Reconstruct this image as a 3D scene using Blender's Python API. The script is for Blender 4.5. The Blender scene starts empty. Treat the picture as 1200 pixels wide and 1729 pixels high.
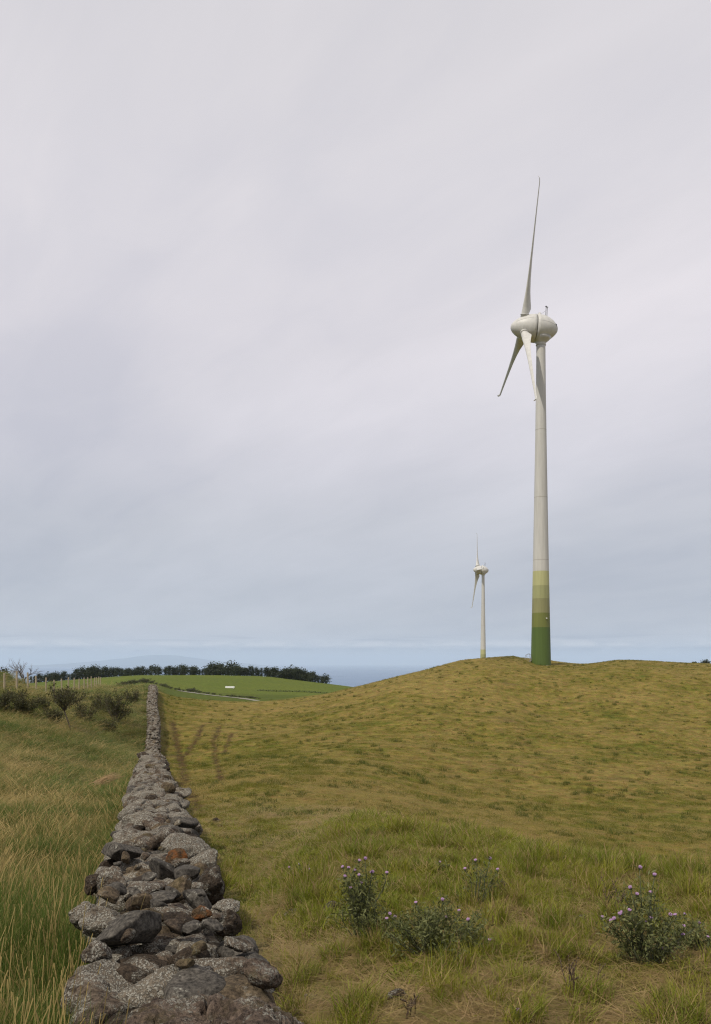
import bpy, math, random
import numpy as np
from mathutils import Matrix, Vector

S = bpy.context.scene
C = S.collection
PI = math.pi
# ------------------------------------------------------------------ camera
FP, EY = 1440.0, 1118.0            # focal length and eye-level row, for a 1200x1729 frame
cam_d = bpy.data.cameras.new('camera'); cam = bpy.data.objects.new('camera', cam_d); C.objects.link(cam)
cam.location = (0, 0, 0); cam.rotation_euler = (math.radians(90), 0, 0)
cam_d.sensor_fit = 'VERTICAL'; cam_d.sensor_height = 36.0; cam_d.sensor_width = 36.0 * 1200 / 1729
cam_d.lens = FP / 1729 * 36.0
cam_d.shift_y = (EY - 864.5) / 1729
cam_d.clip_start = 0.05; cam_d.clip_end = 300000
S.camera = cam
# ------------------------------------------------------------------ view, sky, sun
S.view_settings.view_transform = 'Standard'; S.view_settings.look = 'None'
S.view_settings.exposure = 0.0; S.view_settings.gamma = 1.0
S.cycles.max_bounces = 6; S.cycles.volume_bounces = 3; S.cycles.use_denoising = True; S.cycles.denoising_prefilter = 'NONE'; S.cycles.filter_width = 1.2; S.cycles.use_adaptive_sampling = False; S.cycles.transparent_max_bounces = 8
SUN_EL, SUN_AZ = 54.0, 222.0       # azimuth clockwise from +Y
W = bpy.data.worlds.new('World'); S.world = W; W.use_nodes = True
nt = W.node_tree; nt.nodes.clear()
def N(t, kind, **kw):
    n = t.nodes.new(kind)
    for k, v in kw.items(): setattr(n, k, v)
    return n
def mathn(t, op, a, b=None, c=None, clamp=False):
    n = N(t, 'ShaderNodeMath', operation=op); n.use_clamp = clamp
    for i, v in enumerate((a, b, c)):
        if v is None: continue
        if isinstance(v, (int, float)): n.inputs[i].default_value = v
        else: t.links.new(v, n.inputs[i])
    return n.outputs[0]
def ramp(t, fac, stops, interp='LINEAR'):
    r = N(t, 'ShaderNodeValToRGB'); r.color_ramp.interpolation = interp
    e = r.color_ramp.elements
    while len(e) < len(stops): e.new(0.5)
    for el, (p, c) in zip(e, sorted(stops, key=lambda s: s[0])):
        el.position = p; el.color = (c[0], c[1], c[2], 1) if not isinstance(c, (int, float)) else (c, c, c, 1)
    t.links.new(fac, r.inputs[0]); return r.outputs[0]
def noise(t, vec, scale, detail=3.0, rough=0.55, dist=0.0):
    n = N(t, 'ShaderNodeTexNoise'); n.inputs['Scale'].default_value = scale
    n.inputs['Detail'].default_value = detail; n.inputs['Roughness'].default_value = rough
    n.inputs['Distortion'].default_value = dist
    if vec is not None: t.links.new(vec, n.inputs['Vector'])
    return n.outputs[0]
def mix(t, fac, a, b, mode='MIX'):
    n = N(t, 'ShaderNodeMix', data_type='RGBA', blend_type=mode)
    for s, v in ((n.inputs[0], fac), (n.inputs[6], a), (n.inputs[7], b)):
        if isinstance(v, (int, float)): s.default_value = v
        elif isinstance(v, tuple): s.default_value = (v[0], v[1], v[2], 1)
        else: t.links.new(v, s)
    return n.outputs[2]
tc = N(nt, 'ShaderNodeTexCoord'); sep = N(nt, 'ShaderNodeSeparateXYZ'); nt.links.new(tc.outputs['Generated'], sep.inputs[0])
zc = mathn(nt, 'MAXIMUM', sep.outputs[2], 0.0)
# thin overcast: project direction on a high cloud layer
den = mathn(nt, 'ADD', zc, 0.22)
cx = mathn(nt, 'DIVIDE', sep.outputs[0], den); cy = mathn(nt, 'DIVIDE', sep.outputs[1], den)
cmb = N(nt, 'ShaderNodeCombineXYZ'); nt.links.new(cx, cmb.inputs[0]); nt.links.new(cy, cmb.inputs[1])
mp = N(nt, 'ShaderNodeMapping'); mp.vector_type = 'TEXTURE'; mp.inputs['Rotation'].default_value = (0, 0, -0.84); mp.inputs['Scale'].default_value = (1.5, .72, 1)
mp.inputs['Location'].default_value = (1.3, 0.4, 0)
nt.links.new(cmb.outputs[0], mp.inputs[0])
n1 = noise(nt, mp.outputs[0], 0.75, 3.0, 0.45, 0.7)
n2 = noise(nt, mp.outputs[0], 1.7, 5.0, 0.5, 0.3)
n3 = noise(nt, mp.outputs[0], 4.5, 5.0, 0.55, 0.6)
nn = mathn(nt, 'ADD', mathn(nt, 'ADD', mathn(nt, 'MULTIPLY', n1, 0.56), mathn(nt, 'MULTIPLY', n2, 0.28)), mathn(nt, 'MULTIPLY', n3, 0.16))
base = ramp(nt, zc, [(0.0, (.500,.550,.625)), (0.03, (.515,.542,.612)), (0.09, (.512,.535,.606)), (0.16, (.570,.580,.640)),
                     (0.23, (.655,.645,.705)), (0.36, (.745,.715,.760)), (0.48, (.765,.735,.770)), (0.66, (.690,.670,.700)), (1.0, (.60,.58,.61))])
bright = ramp(nt, nn, [(0.37, (.89,.905,.935)), (0.5, (1.02,1.02,1.02)), (0.62, (1.13,1.12,1.11))])
cl = mix(nt, 1.0, base, bright, 'MULTIPLY')
# band of small cumulus far off above the sea
mpb = N(nt, 'ShaderNodeMapping'); mpb.inputs['Scale'].default_value = (26, 26, 95); nt.links.new(tc.outputs['Generated'], mpb.inputs[0])
nb = noise(nt, mpb.outputs[0], 1.0, 5.0, 0.6)
band = mathn(nt, 'MULTIPLY', ramp(nt, sep.outputs[2], [(0.010, 0.0), (0.0155, 1.0), (0.0195, 1.0), (0.026, 0.0)]),
             ramp(nt, nb, [(0.40, 0.0), (0.56, 1.0)]))
top = ramp(nt, sep.outputs[2], [(0.0150, (.26,.32,.43)), (0.0205, (.84,.83,.86))])
cl = mix(nt, mathn(nt, 'MULTIPLY', band, 0.85), cl, top)
mpc = N(nt, 'ShaderNodeMapping'); mpc.inputs['Scale'].default_value = (9, 9, 170); nt.links.new(tc.outputs['Generated'], mpc.inputs[0])
nc = noise(nt, mpc.outputs[0], 1.0, 3.0, 0.5)
band2 = mathn(nt, 'MULTIPLY', ramp(nt, sep.outputs[2], [(0.022, 0.0), (0.027, 1.0), (0.032, 0.0)]), ramp(nt, nc, [(0.52, 0.0), (0.66, 1.0)]))
cl = mix(nt, mathn(nt, 'MULTIPLY', band2, 0.7), cl, (.33,.37,.46))
sky = N(nt, 'ShaderNodeTexSky', sky_type='NISHITA'); sky.sun_disc = False
sky.sun_elevation = math.radians(SUN_EL); sky.sun_rotation = math.radians(SUN_AZ)
sc10 = N(nt, 'ShaderNodeVectorMath', operation='SCALE'); sc10.inputs['Scale'].default_value = 10.0
nt.links.new(cl, sc10.inputs[0])
skym = mix(nt, 0.94, sky.outputs[0], sc10.outputs[0])
bg = N(nt, 'ShaderNodeBackground'); bg.inputs['Strength'].default_value = 0.1; nt.links.new(skym, bg.inputs[0])
wo = N(nt, 'ShaderNodeOutputWorld'); nt.links.new(bg.outputs[0], wo.inputs[0])
sl = bpy.data.lights.new('sun', 'SUN'); sl.energy = 3.3; sl.angle = math.radians(0.9); sl.color = (1.0, 0.93, 0.82)
so = bpy.data.objects.new('sun', sl); C.objects.link(so)
a, e = math.radians(SUN_AZ), math.radians(SUN_EL)
sdir = Vector((math.sin(a) * math.cos(e), math.cos(a) * math.cos(e), math.sin(e)))
so.rotation_euler = sdir.to_track_quat('Z', 'Y').to_euler()

# ------------------------------------------------------------------ numeric helpers
rng = np.random.default_rng(7)
random.seed(7)
_P = np.random.default_rng(99).permutation(256); _P = np.concatenate([_P, _P, _P])
_G = np.random.default_rng(98).normal(size=(256, 3)); _G /= np.linalg.norm(_G, axis=1, keepdims=True)
def perlin(x, y, z):
    x, y, z = np.broadcast_arrays(np.asarray(x, float), np.asarray(y, float), np.asarray(z, float))
    xi, yi, zi = np.floor(x).astype(int), np.floor(y).astype(int), np.floor(z).astype(int)
    xf, yf, zf = x - xi, y - yi, z - zi
    xi &= 255; yi &= 255; zi &= 255
    f = lambda t: t * t * t * (t * (t * 6 - 15) + 10)
    u, v, w = f(xf), f(yf), f(zf)
    def g(a, b, c):
        h = _P[_P[_P[xi + a] + yi + b] + zi + c]; gg = _G[h]
        return gg[..., 0] * (xf - a) + gg[..., 1] * (yf - b) + gg[..., 2] * (zf - c)
    L = lambda p, q, t: p + (q - p) * t
    return 1.5 * L(L(L(g(0,0,0), g(1,0,0), u), L(g(0,1,0), g(1,1,0), u), v), L(L(g(0,0,1), g(1,0,1), u), L(g(0,1,1), g(1,1,1), u), v), w)
def fbm(x, y, z=0.0, o=4, gain=0.5):
    s = 0; a = 1; t = 0; f = 1.0
    for i in range(o):
        s = s + a * perlin(np.asarray(x) * f + 17.3 * i, np.asarray(y) * f - 9.1 * i, np.asarray(z) * f + 3.7 * i); t += a; a *= gain; f *= 2.03
    return s / t
def sstep(a, b, x):
    t = np.clip((np.asarray(x, float) - a) / (b - a), 0, 1); return t * t * (3 - 2 * t)
def pchip(xs, ys, x):
    xs = np.asarray(xs, float); ys = np.asarray(ys, float); h = np.diff(xs); d = np.diff(ys) / h
    m = np.zeros_like(ys)
    for i in range(1, len(xs) - 1):
        if d[i-1] * d[i] > 0:
            w1 = 2 * h[i] + h[i-1]; w2 = h[i] + 2 * h[i-1]; m[i] = (w1 + w2) / (w1 / d[i-1] + w2 / d[i])
    m[0] = d[0]; m[-1] = d[-1]
    x = np.clip(x, xs[0], xs[-1]); k = np.clip(np.searchsorted(xs, x, side='right') - 1, 0, len(xs) - 2)
    t = (x - xs[k]) / h[k]
    return ((2*t**3 - 3*t**2 + 1) * ys[k] + (t**3 - 2*t**2 + t) * h[k] * m[k] + (-2*t**3 + 3*t**2) * ys[k+1] + (t**3 - t**2) * h[k] * m[k+1])

# ------------------------------------------------------------------ wall line and terrain
WS = -0.2396                                   # direction of the wall: x = WS*y + offset
WALL_Y = [1.0, 3.0, 4.0, 5.3, 6.5, 8.9, 12.3, 16.6, 22, 27, 35, 45, 54, 60, 66, 80, 100, 108]
WALL_Z = [-1.45, -1.42, -1.38, -1.43, -1.50, -1.74, -2.02, -2.30, -2.72, -3.08, -3.90, -4.82, -5.50, -5.05, -4.50, -3.72, -2.78, -2.75]
def wall_top(y): return pchip(WALL_Y, WALL_Z, np.asarray(y, float))
def wall_x(y):
    y = np.asarray(y, float)
    return WS * y + pchip([1, 4, 6, 9, 14, 27, 54, 100], [.12, .12, .04, .02, .06, .08, .12, .15], y) + 0.06 * np.sin(y * .21) * sstep(5, 20, y)
def P(y, row): return -(row - EY) / FP * y     # height of the point seen at that row from the camera spot
FAR = [(620, -34), (900, -80), (1600, -215), (4000, -260)]
cols = {
 -500: [(1,-2.1),(5,-2.2),(10,-2.5),(20,-2.7),(35,-2.4),(50,-1.6),(65,-.4),(80,.6),(100,0),(140,-5),(230,-10),(420,-14)],
 0:   [(1,-2.1),(4,-2.15),(6,-2.3),(10,-2.75),(20,-3.45),(35,-3.8),(50,-3.1),(62,P(62,1167)),(72,P(72,1156)),(88,P(88,1139)),(105,P(105,1146)),(140,-6),(230,-11),(420,P(420,1158))],
 60:  [(1,-2.1),(4,-2.15),(6,-2.3),(10,-2.8),(20,-3.5),(35,-4.0),(50,-3.7),(66,P(66,1176)),(80,P(80,1170)),(100,P(100,1164)),(140,-7.5),(230,-12),(420,P(420,1153))],
 150: [(1,-2.1),(4,-2.2),(6,-2.4),(10,-2.9),(20,-3.7),(35,-4.6),(50,-4.8),(65,P(65,1208)),(80,P(80,1180)),(110,P(110,1166)),(150,P(150,1158)),(185,-6.5),(250,-10),(420,P(420,1146))],
 250: [(1,-2.1),(4,-2.2),(6,-2.35),(9,-2.6),(16.6,-3.2),(27,-4.0),(35,-4.85),(45,-5.75),(54,-6.4),(66,-5.4),(80,-4.5),(100,-3.65),(120,P(120,1160)),(170,-7.6),(230,P(230,1158)),(420,P(420,1140))],
 300: [(1,-2.1),(4,-2.2),(6,-2.4),(9,-2.7),(16.6,-3.4),(27,-4.3),(45,-6.1),(54,-6.5),(66,-6.1),(85,-5.4),(110,P(110,1178)),(128,P(128,1177)),(200,P(200,1176)),(260,P(260,1165)),(420,P(420,1140))],
 430: [(1,-2.1),(4,-2.15),(6,-2.35),(10,-2.9),(18,-3.6),(27,-4.2),(45,-5.4),(60,-6.0),(85,-5.8),(110,P(110,1187)),(124,P(124,1183)),(180,-10.5),(215,P(215,1184)),(300,P(300,1165)),(420,P(420,1141.5))],
 520: [(1,-2.1),(5,-2.2),(10,-2.5),(13,-2.8),(18,-3.5),(27,-4.3),(45,-5.3),(60,-5.6),(85,-5.4),(110,P(110,1181)),(122,P(122,1176)),(180,-11),(230,P(230,1182)),(300,P(300,1168)),(420,P(420,1151))],
 600: [(1,-2.1),(5,-2.15),(9,-2.25),(12.4,-2.32),(16,-3.1),(22,P(22,1378)),(30,P(30,1342)),(45,P(45,1287)),(60,P(60,1247)),(85,P(85,1196)),(105,P(105,1165)),(118,P(118,1160)),(180,-11),(300,-12),(420,P(420,1161))],
 700: [(1,-2.1),(5,-2.1),(8,-2.15),(11,-2.2),(15,-3.1),(22,P(22,1402)),(30,P(30,1360)),(45,P(45,1300)),(60,P(60,1250)),(85,P(85,1180)),(105,P(105,1142)),(118,P(118,1135)),(140,-3.0),(200,-10),(420,-20)],
 800: [(1,-2.1),(5,-2.1),(8,-2.12),(10.2,-2.18),(14,-3.1),(22,P(22,1422)),(30,P(30,1378)),(45,P(45,1315)),(60,P(60,1262)),(85,P(85,1182)),(110,P(110,1125)),(126,P(126,1112.5)),(142,.3),(200,-9),(420,-16)],
 865: [(1,-2.1),(5,-2.1),(8,-2.1),(9.7,-2.15),(13.5,-3.1),(22,P(22,1434)),(30,P(30,1388)),(45,P(45,1320)),(60,P(60,1265)),(85,P(85,1187)),(110,P(110,1128)),(130,P(130,1108.5)),(146,P(146,1108.5)),(200,-5),(420,-14)],
 913: [(1,-2.1),(5,-2.1),(7.5,-2.1),(9.3,-2.13),(13,-3.1),(22,P(22,1444)),(30,P(30,1395)),(45,P(45,1325)),(60,P(60,1270)),(85,P(85,1195)),(115,P(115,1130)),(139,P(139,1123)),(152,P(152,1113.5)),(175,-.4),(300,-8),(420,-14)],
 985: [(1,-2.1),(5,-2.1),(7,-2.1),(8.9,-2.12),(12.5,-3.1),(22,P(22,1455)),(30,P(30,1402)),(45,P(45,1330)),(60,P(60,1275)),(85,P(85,1197)),(115,P(115,1131)),(145,P(145,1122.5)),(165,P(165,1121)),(230,-5),(420,-14)],
 1050: [(1,-2.1),(5,-2.08),(7,-2.08),(8.5,-2.1),(12.5,-3.15),(22,P(22,1465)),(30,P(30,1408)),(45,P(45,1333)),(60,P(60,1276)),(85,P(85,1196)),(115,P(115,1127)),(145,P(145,1115)),(165,P(165,1115)),(230,-4),(420,-14)],
 1200: [(1,-2.1),(5,-2.07),(6.6,-2.07),(7.9,-2.1),(12,-3.3),(22,P(22,1485)),(30,P(30,1420)),(45,P(45,1342)),(60,P(60,1283)),(85,P(85,1202)),(115,P(115,1134)),(145,P(145,1122)),(175,P(175,1120.5)),(230,-2.5),(420,-9)],
 1700: [(1,-2.1),(5,-2.05),(7,-2.1),(12,-3.4),(22,-5.9),(30,-6.5),(45,-7.1),(60,-7.0),(85,-5.0),(115,-1.6),(160,-.5),(230,-2),(420,-8)],
}
cks = sorted(cols)
LY = np.linspace(math.log(1.0), math.log(4000.0), 700)
Tc = np.array([pchip([math.log(p[0]) for p in cols[k] + [(480, cols[k][-1][1] - 3.5)] + FAR],
                     [p[1] for p in cols[k] + [(480, cols[k][-1][1] - 3.5)] + FAR], LY) for k in cks])
PXG = np.arange(-500, 1701, 5.0)
TG = np.array([pchip(cks, Tc[:, j], PXG) for j in range(len(LY))]).T
def height(X, Y, detail=True):
    X = np.asarray(X, float); Y = np.asarray(Y, float)
    r = np.hypot(X, Y); ang = np.arctan2(X, Y)
    a0, a1 = math.atan(-1100 / FP), math.atan(1100 / FP)
    ac = np.clip(ang, a0, a1); px = 600 + FP * np.tan(ac); ye = np.maximum(r * np.cos(ac), 1.0)
    fi = np.clip((px + 500) / 5.0, 0, len(PXG) - 1.001); fj = np.clip((np.log(ye) - LY[0]) / (LY[1] - LY[0]), 0, len(LY) - 1.001)
    i, j = fi.astype(int), fj.astype(int); u, v = fi - i, fj - j
    h = (TG[i, j]*(1-u)*(1-v) + TG[i+1, j]*u*(1-v) + TG[i, j+1]*(1-u)*v + TG[i+1, j+1]*u*v)
    # blend to level ground behind the camera spot
    behind = sstep(0.9, 2.0, np.abs(ang)); h = h * (1 - behind) + (-2.1 - r * 0.01 - 240 * sstep(500, 1500, r)) * behind
    if detail:
        amp = np.clip(r / 60, 0.25, 1.0)
        h = h + 0.10 * fbm(X / 2.6, Y / 2.6, 5.0, 3) * amp + 0.05 * fbm(X / .7, Y / .7, 9.0, 2) * np.clip(12 / np.maximum(r, 1), 0.3, 1) + 0.28 * perlin(X / 11, Y / 11, 2.2) * sstep(15, 40, r) * (1 - .6 * sstep(90, 120, r))
    return h
def unproject(px, row, hofs=0.0, far=700.0):
    """where the ray through that picture point meets the ground"""
    ys = np.exp(np.linspace(math.log(2.0), math.log(far), 3000)); xs = (px - 600) / FP * ys
    d = P(ys, row) - (height(xs, ys, False) + hofs); k = np.argmax(d < 0)
    return float(xs[k]), float(ys[k])
def gz(x, y): return float(height(x, y))

def mesh_obj(name, verts, faces, mat=None, parent=None, smooth=True, attrs=None, link=True):
    me = bpy.data.meshes.new(name)
    verts = np.asarray(verts, np.float32)
    if isinstance(faces, np.ndarray):
        nf, k = faces.shape
        me.vertices.add(len(verts)); me.vertices.foreach_set('co', verts.ravel())
        me.loops.add(nf * k); me.loops.foreach_set('vertex_index', faces.astype(np.int32).ravel())
        me.polygons.add(nf); me.polygons.foreach_set('loop_start', np.arange(0, nf * k, k, dtype=np.int32))
        me.polygons.foreach_set('loop_total', np.full(nf, k, np.int32))
        me.update(calc_edges=True); me.validate()
    else:
        me.from_pydata([tuple(map(float, v)) for v in verts], [], faces); me.update()
    if smooth: me.polygons.foreach_set('use_smooth', np.ones(len(me.polygons), bool))
    if mat: me.materials.append(mat)
    for k, (typ, data) in (attrs or {}).items():
        at = me.attributes.new(k, typ, 'POINT')
        if typ == 'FLOAT_COLOR':
            d = np.ones((len(verts), 4), np.float32); d[:, :3] = data; at.data.foreach_set('color', d.ravel())
        else: at.data.foreach_set('value', np.asarray(data).ravel())
    o = bpy.data.objects.new(name, me)
    if link: C.objects.link(o)
    if parent is not None: o.parent = parent
    return o
def tag(o, label=None, cat=None, group=None, kind=None):
    if label: o['label'] = label
    if cat: o['category'] = cat
    if group: o['group'] = group
    if kind: o['kind'] = kind
    return o
def empty(name, loc, label, cat, group=None, rz=0.0):
    o = bpy.data.objects.new(name, None); C.objects.link(o); o.location = loc; o.rotation_euler = (0, 0, rz)
    o.empty_display_size = 0.2
    return tag(o, label, cat, group)
def copy_tree(o, parent=None):
    c = o.copy(); C.objects.link(c); c.parent = parent
    for ch in list(o.children): copy_tree(ch, c)
    return c
class MB:
    def __init__(s): s.v = []; s.f = []; s.n = 0; s.a = []
    def add(s, v, f, a=0.0):
        s.v.append(np.asarray(v, float)); s.f += [tuple(i + s.n for i in q) for q in f]; s.n += len(v); s.a += [a] * len(v)
    def tube(s, pts, rad, k=6, a=0.0, cap=True):
        pts = [Vector(p) for p in pts]; rings = []
        if isinstance(rad, (int, float)): rad = [rad] * len(pts)
        prev = None
        for i, p in enumerate(pts):
            t = (pts[min(i+1, len(pts)-1)] - pts[max(i-1, 0)]).normalized()
            if prev is None: prev = t.orthogonal().normalized()
            n = (prev - t * prev.dot(t)).normalized(); prev = n; b = t.cross(n)
            rings += [tuple(p + (n * math.cos(2*PI*j/k) + b * math.sin(2*PI*j/k)) * rad[i]) for j in range(k)]
        f = [(i*k+j, i*k+(j+1) % k, (i+1)*k+(j+1) % k, (i+1)*k+j) for i in range(len(pts)-1) for j in range(k)]
        if cap: f += [tuple(range(k))[::-1], tuple((len(pts)-1)*k+j for j in range(k))]
        s.add(rings, f, a)
    def box(s, c, d, rz=0.0):
        x, y, z = d[0]/2, d[1]/2, d[2]/2; co, si = math.cos(rz), math.sin(rz)
        v = [(c[0]+X*co-Y*si, c[1]+X*si+Y*co, c[2]+Z) for Z in (-z, z) for X, Y in ((-x,-y),(x,-y),(x,y),(-x,y))]
        s.add(v, [(3,2,1,0),(4,5,6,7),(0,1,5,4),(1,2,6,5),(2,3,7,6),(3,0,4,7)])
    def lathe(s, prof, k=48, axis='Z', c=(0,0,0)):
        v = []
        for (h, r) in prof:
            for j in range(k):
                q = 2*PI*j/k; p = (r*math.cos(q), r*math.sin(q), h) if axis == 'Z' else (h, r*math.cos(q), r*math.sin(q))
                v.append((p[0]+c[0], p[1]+c[1], p[2]+c[2]))
        f = [(i*k+j, i*k+(j+1)%k, (i+1)*k+(j+1)%k, (i+1)*k+j) for i in range(len(prof)-1) for j in range(k)]
        f += [tuple(range(k))[::-1], tuple((len(prof)-1)*k+j for j in range(k))]
        s.add(v, f)
    def build(s, name, mat, parent=None, smooth=True, link=True, attr=None):
        at = {attr: ('FLOAT', np.array(s.a, np.float32))} if attr else None
        return mesh_obj(name, np.vstack(s.v), s.f, mat, parent, smooth, at, link)

# ------------------------------------------------------------------ materials
def new_mat(name):
    m = bpy.data.materials.new(name); m.use_nodes = True; t = m.node_tree; b = t.nodes['Principled BSDF']
    b.inputs['Roughness'].default_value = 0.8; b.inputs['Specular IOR Level'].default_value = 0.3
    return m, t, b
def bump(t, b, h, strength, dist):
    n = N(t, 'ShaderNodeBump'); n.inputs['Strength'].default_value = strength; n.inputs['Distance'].default_value = dist
    t.links.new(h, n.inputs['Height']); t.links.new(n.outputs[0], b.inputs['Normal'])
def pos(t): return N(t, 'ShaderNodeNewGeometry').outputs['Position']
def simple(name, col, rough=0.7, var=0.15, scale=8.0, bmp=0.0, spec=0.3, use_obj=False):
    m, t, b = new_mat(name)
    v = N(t, 'ShaderNodeTexCoord').outputs['Object']
    n = noise(t, v, scale, 4)
    c = mix(t, n, tuple(x*(1-var*1.6) for x in col), tuple(x*(1+var*1.6) for x in col))
    t.links.new(c, b.inputs['Base Color']); b.inputs['Roughness'].default_value = rough; b.inputs['Specular IOR Level'].default_value = spec
    if bmp: bump(t, b, n, bmp, 0.01)
    return m

# ground
m_ground, t, b = new_mat('turf')
p = pos(t); at = N(t, 'ShaderNodeAttribute', attribute_name='gcol')
nA = noise(t, p, 0.9, 5, 0.6); nB = noise(t, p, 6.0, 5, 0.65); nC = noise(t, p, 34.0, 4, 0.7)
v = mathn(t, 'ADD', mathn(t, 'ADD', mathn(t, 'MULTIPLY', nA, 0.8), mathn(t, 'MULTIPLY', nB, 0.8)), mathn(t, 'MULTIPLY', nC, 0.8))
k = ramp(t, v, [(0.0, .3), (1.0, .3)]) if False else mathn(t, 'MULTIPLY_ADD', mathn(t, 'SUBTRACT', v, 1.2), 2.1, 1.0, clamp=False)
k = mathn(t, 'MAXIMUM', mathn(t, 'MINIMUM', k, 1.7), 0.35)
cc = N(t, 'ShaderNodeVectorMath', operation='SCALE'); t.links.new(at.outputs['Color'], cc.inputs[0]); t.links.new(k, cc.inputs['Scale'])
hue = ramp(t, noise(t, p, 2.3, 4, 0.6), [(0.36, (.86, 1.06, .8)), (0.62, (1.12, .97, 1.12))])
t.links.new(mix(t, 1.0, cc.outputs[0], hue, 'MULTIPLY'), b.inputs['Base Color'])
b.inputs['Roughness'].default_value = 0.95; b.inputs['Specular IOR Level'].default_value = 0.1
bump(t, b, mathn(t, 'ADD', nB, mathn(t, 'MULTIPLY', nC, 0.5)), 0.7, 0.08)

def grass_mat(name, g1, g2, s1, s2, scale=0.7, spread=0.9):
    """blade colour: green g1..g2 and straw s1..s2, blended by the blade's own dryness"""
    m, t, b = new_mat(name)
    dry = N(t, 'ShaderNodeAttribute', attribute_name='dry').outputs['Fac']
    rnd = N(t, 'ShaderNodeObjectInfo').outputs['Random']
    nz = noise(t, pos(t), scale, 3, 0.6)
    gr = mix(t, rnd, g1, g2); st = mix(t, nz, s1, s2)
    f = mathn(t, 'ADD', dry, mathn(t, 'MULTIPLY', mathn(t, 'SUBTRACT', nz, 0.5), spread), clamp=True)
    c = mix(t, f, gr, st)
    t.links.new(c, b.inputs['Base Color']); b.inputs['Roughness'].default_value = 0.6; b.inputs['Specular IOR Level'].default_value = 0.25
    tr = N(t, 'ShaderNodeBsdfTranslucent'); t.links.new(c, tr.inputs[0])
    ms = N(t, 'ShaderNodeMixShader'); ms.inputs[0].default_value = 0.28
    t.links.new(b.outputs[0], ms.inputs[1]); t.links.new(tr.outputs[0], ms.inputs[2])
    t.links.new(ms.outputs[0], t.nodes['Material Output'].inputs[0])
    return m
m_tall = grass_mat('tall_grass', (.045,.092,.012), (.12,.165,.026), (.30,.23,.080), (.44,.32,.13), 0.9, 0.45)
m_mead = grass_mat('meadow_blade', (.115,.155,.011), (.235,.24,.020), (.17,.105,.045), (.46,.33,.16), 5.0)
m_hill = grass_mat('hill_tuft', (.10,.12,.012), (.18,.17,.020), (.25,.185,.050), (.34,.25,.080), 0.5)

def rock_mat(name, c1, c2, lichen, lcol=(.38,.36,.30), moss=0.0, bscale=1.0, rust=0.0):
    m, t, b = new_mat(name)
    p = pos(t)
    n1 = noise(t, p, 7.0, 6, 0.62); n2 = noise(t, p, 45.0, 5, 0.7); n3 = noise(t, p, 160.0, 3, 0.7)
    c = mix(t, ramp(t, n1, [(0.32, 0.0), (0.68, 1.0)]), c1, c2)
    c = mix(t, 1.0, c, ramp(t, n2, [(0.34, .30), (0.5, .95), (0.66, 1.75)]), 'MULTIPLY')
    if rust: c = mix(t, mathn(t, 'MULTIPLY', ramp(t, noise(t, p, 16, 4), [(0.45, 0.0), (0.6, 1.0)]), rust), c, (.20,.075,.022))
    # crustose lichen: patches broken into flakes
    vo = N(t, 'ShaderNodeTexVoronoi'); vo.inputs['Scale'].default_value = 85.0; vo.inputs['Randomness'].default_value = 1.0
    wv = N(t, 'ShaderNodeVectorMath', operation='ADD'); t.links.new(p, wv.inputs[0])
    nw = N(t, 'ShaderNodeTexNoise'); nw.inputs['Scale'].default_value = 30; t.links.new(p, nw.inputs['Vector'])
    ws = N(t, 'ShaderNodeVectorMath', operation='SCALE'); ws.inputs['Scale'].default_value = 0.03; t.links.new(nw.outputs['Color'], ws.inputs[0])
    t.links.new(ws.outputs[0], wv.inputs[1]); t.links.new(wv.outputs[0], vo.inputs['Vector'])
    patch = noise(t, p, 6.5, 6, 0.68, 0.4)
    thr = 0.64 - 0.20 * lichen
    f1 = ramp(t, patch, [(max(thr - .03, 0), 0.0), (min(thr + .04, 1), 1.0)])
    f2 = ramp(t, mathn(t, 'ADD', vo.outputs['Distance'], mathn(t, 'MULTIPLY', mathn(t, 'SUBTRACT', n2, 0.5), 1.6)), [(0.34, 1.0), (0.60, 0.12)])
    sp = ramp(t, noise(t, p, 55, 3), [(0.68, 0.0), (0.71, 1.0)])
    f = mathn(t, 'MULTIPLY', f1, f2); f = mathn(t, 'MAXIMUM', f, mathn(t, 'MULTIPLY', sp, 0.35 * min(1, lichen + .25)))
    lc = mix(t, noise(t, p, 13, 4), tuple(x * .50 for x in lcol), tuple(min(1, x * 1.45) for x in lcol))
    c = mix(t, mathn(t, 'MULTIPLY', f, 0.82), c, lc)
    if moss:
        c = mix(t, mathn(t, 'MULTIPLY', ramp(t, noise(t, p, 5.5, 4), [(0.52, 0.0), (0.66, 1.0)]), moss), c, (.10,.085,.025))
    t.links.new(c, b.inputs['Base Color']); b.inputs['Roughness'].default_value = 0.92; b.inputs['Specular IOR Level'].default_value = 0.2
    h = mathn(t, 'ADD', mathn(t, 'ADD', mathn(t, 'MULTIPLY', n1, 1.2), mathn(t, 'MULTIPLY', n2, 0.7)), mathn(t, 'ADD', mathn(t, 'MULTIPLY', n3, 0.3), mathn(t, 'MULTIPLY', f, 0.25)))
    bump(t, b, h, 1.0, 0.03 * bscale)
    return m
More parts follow.
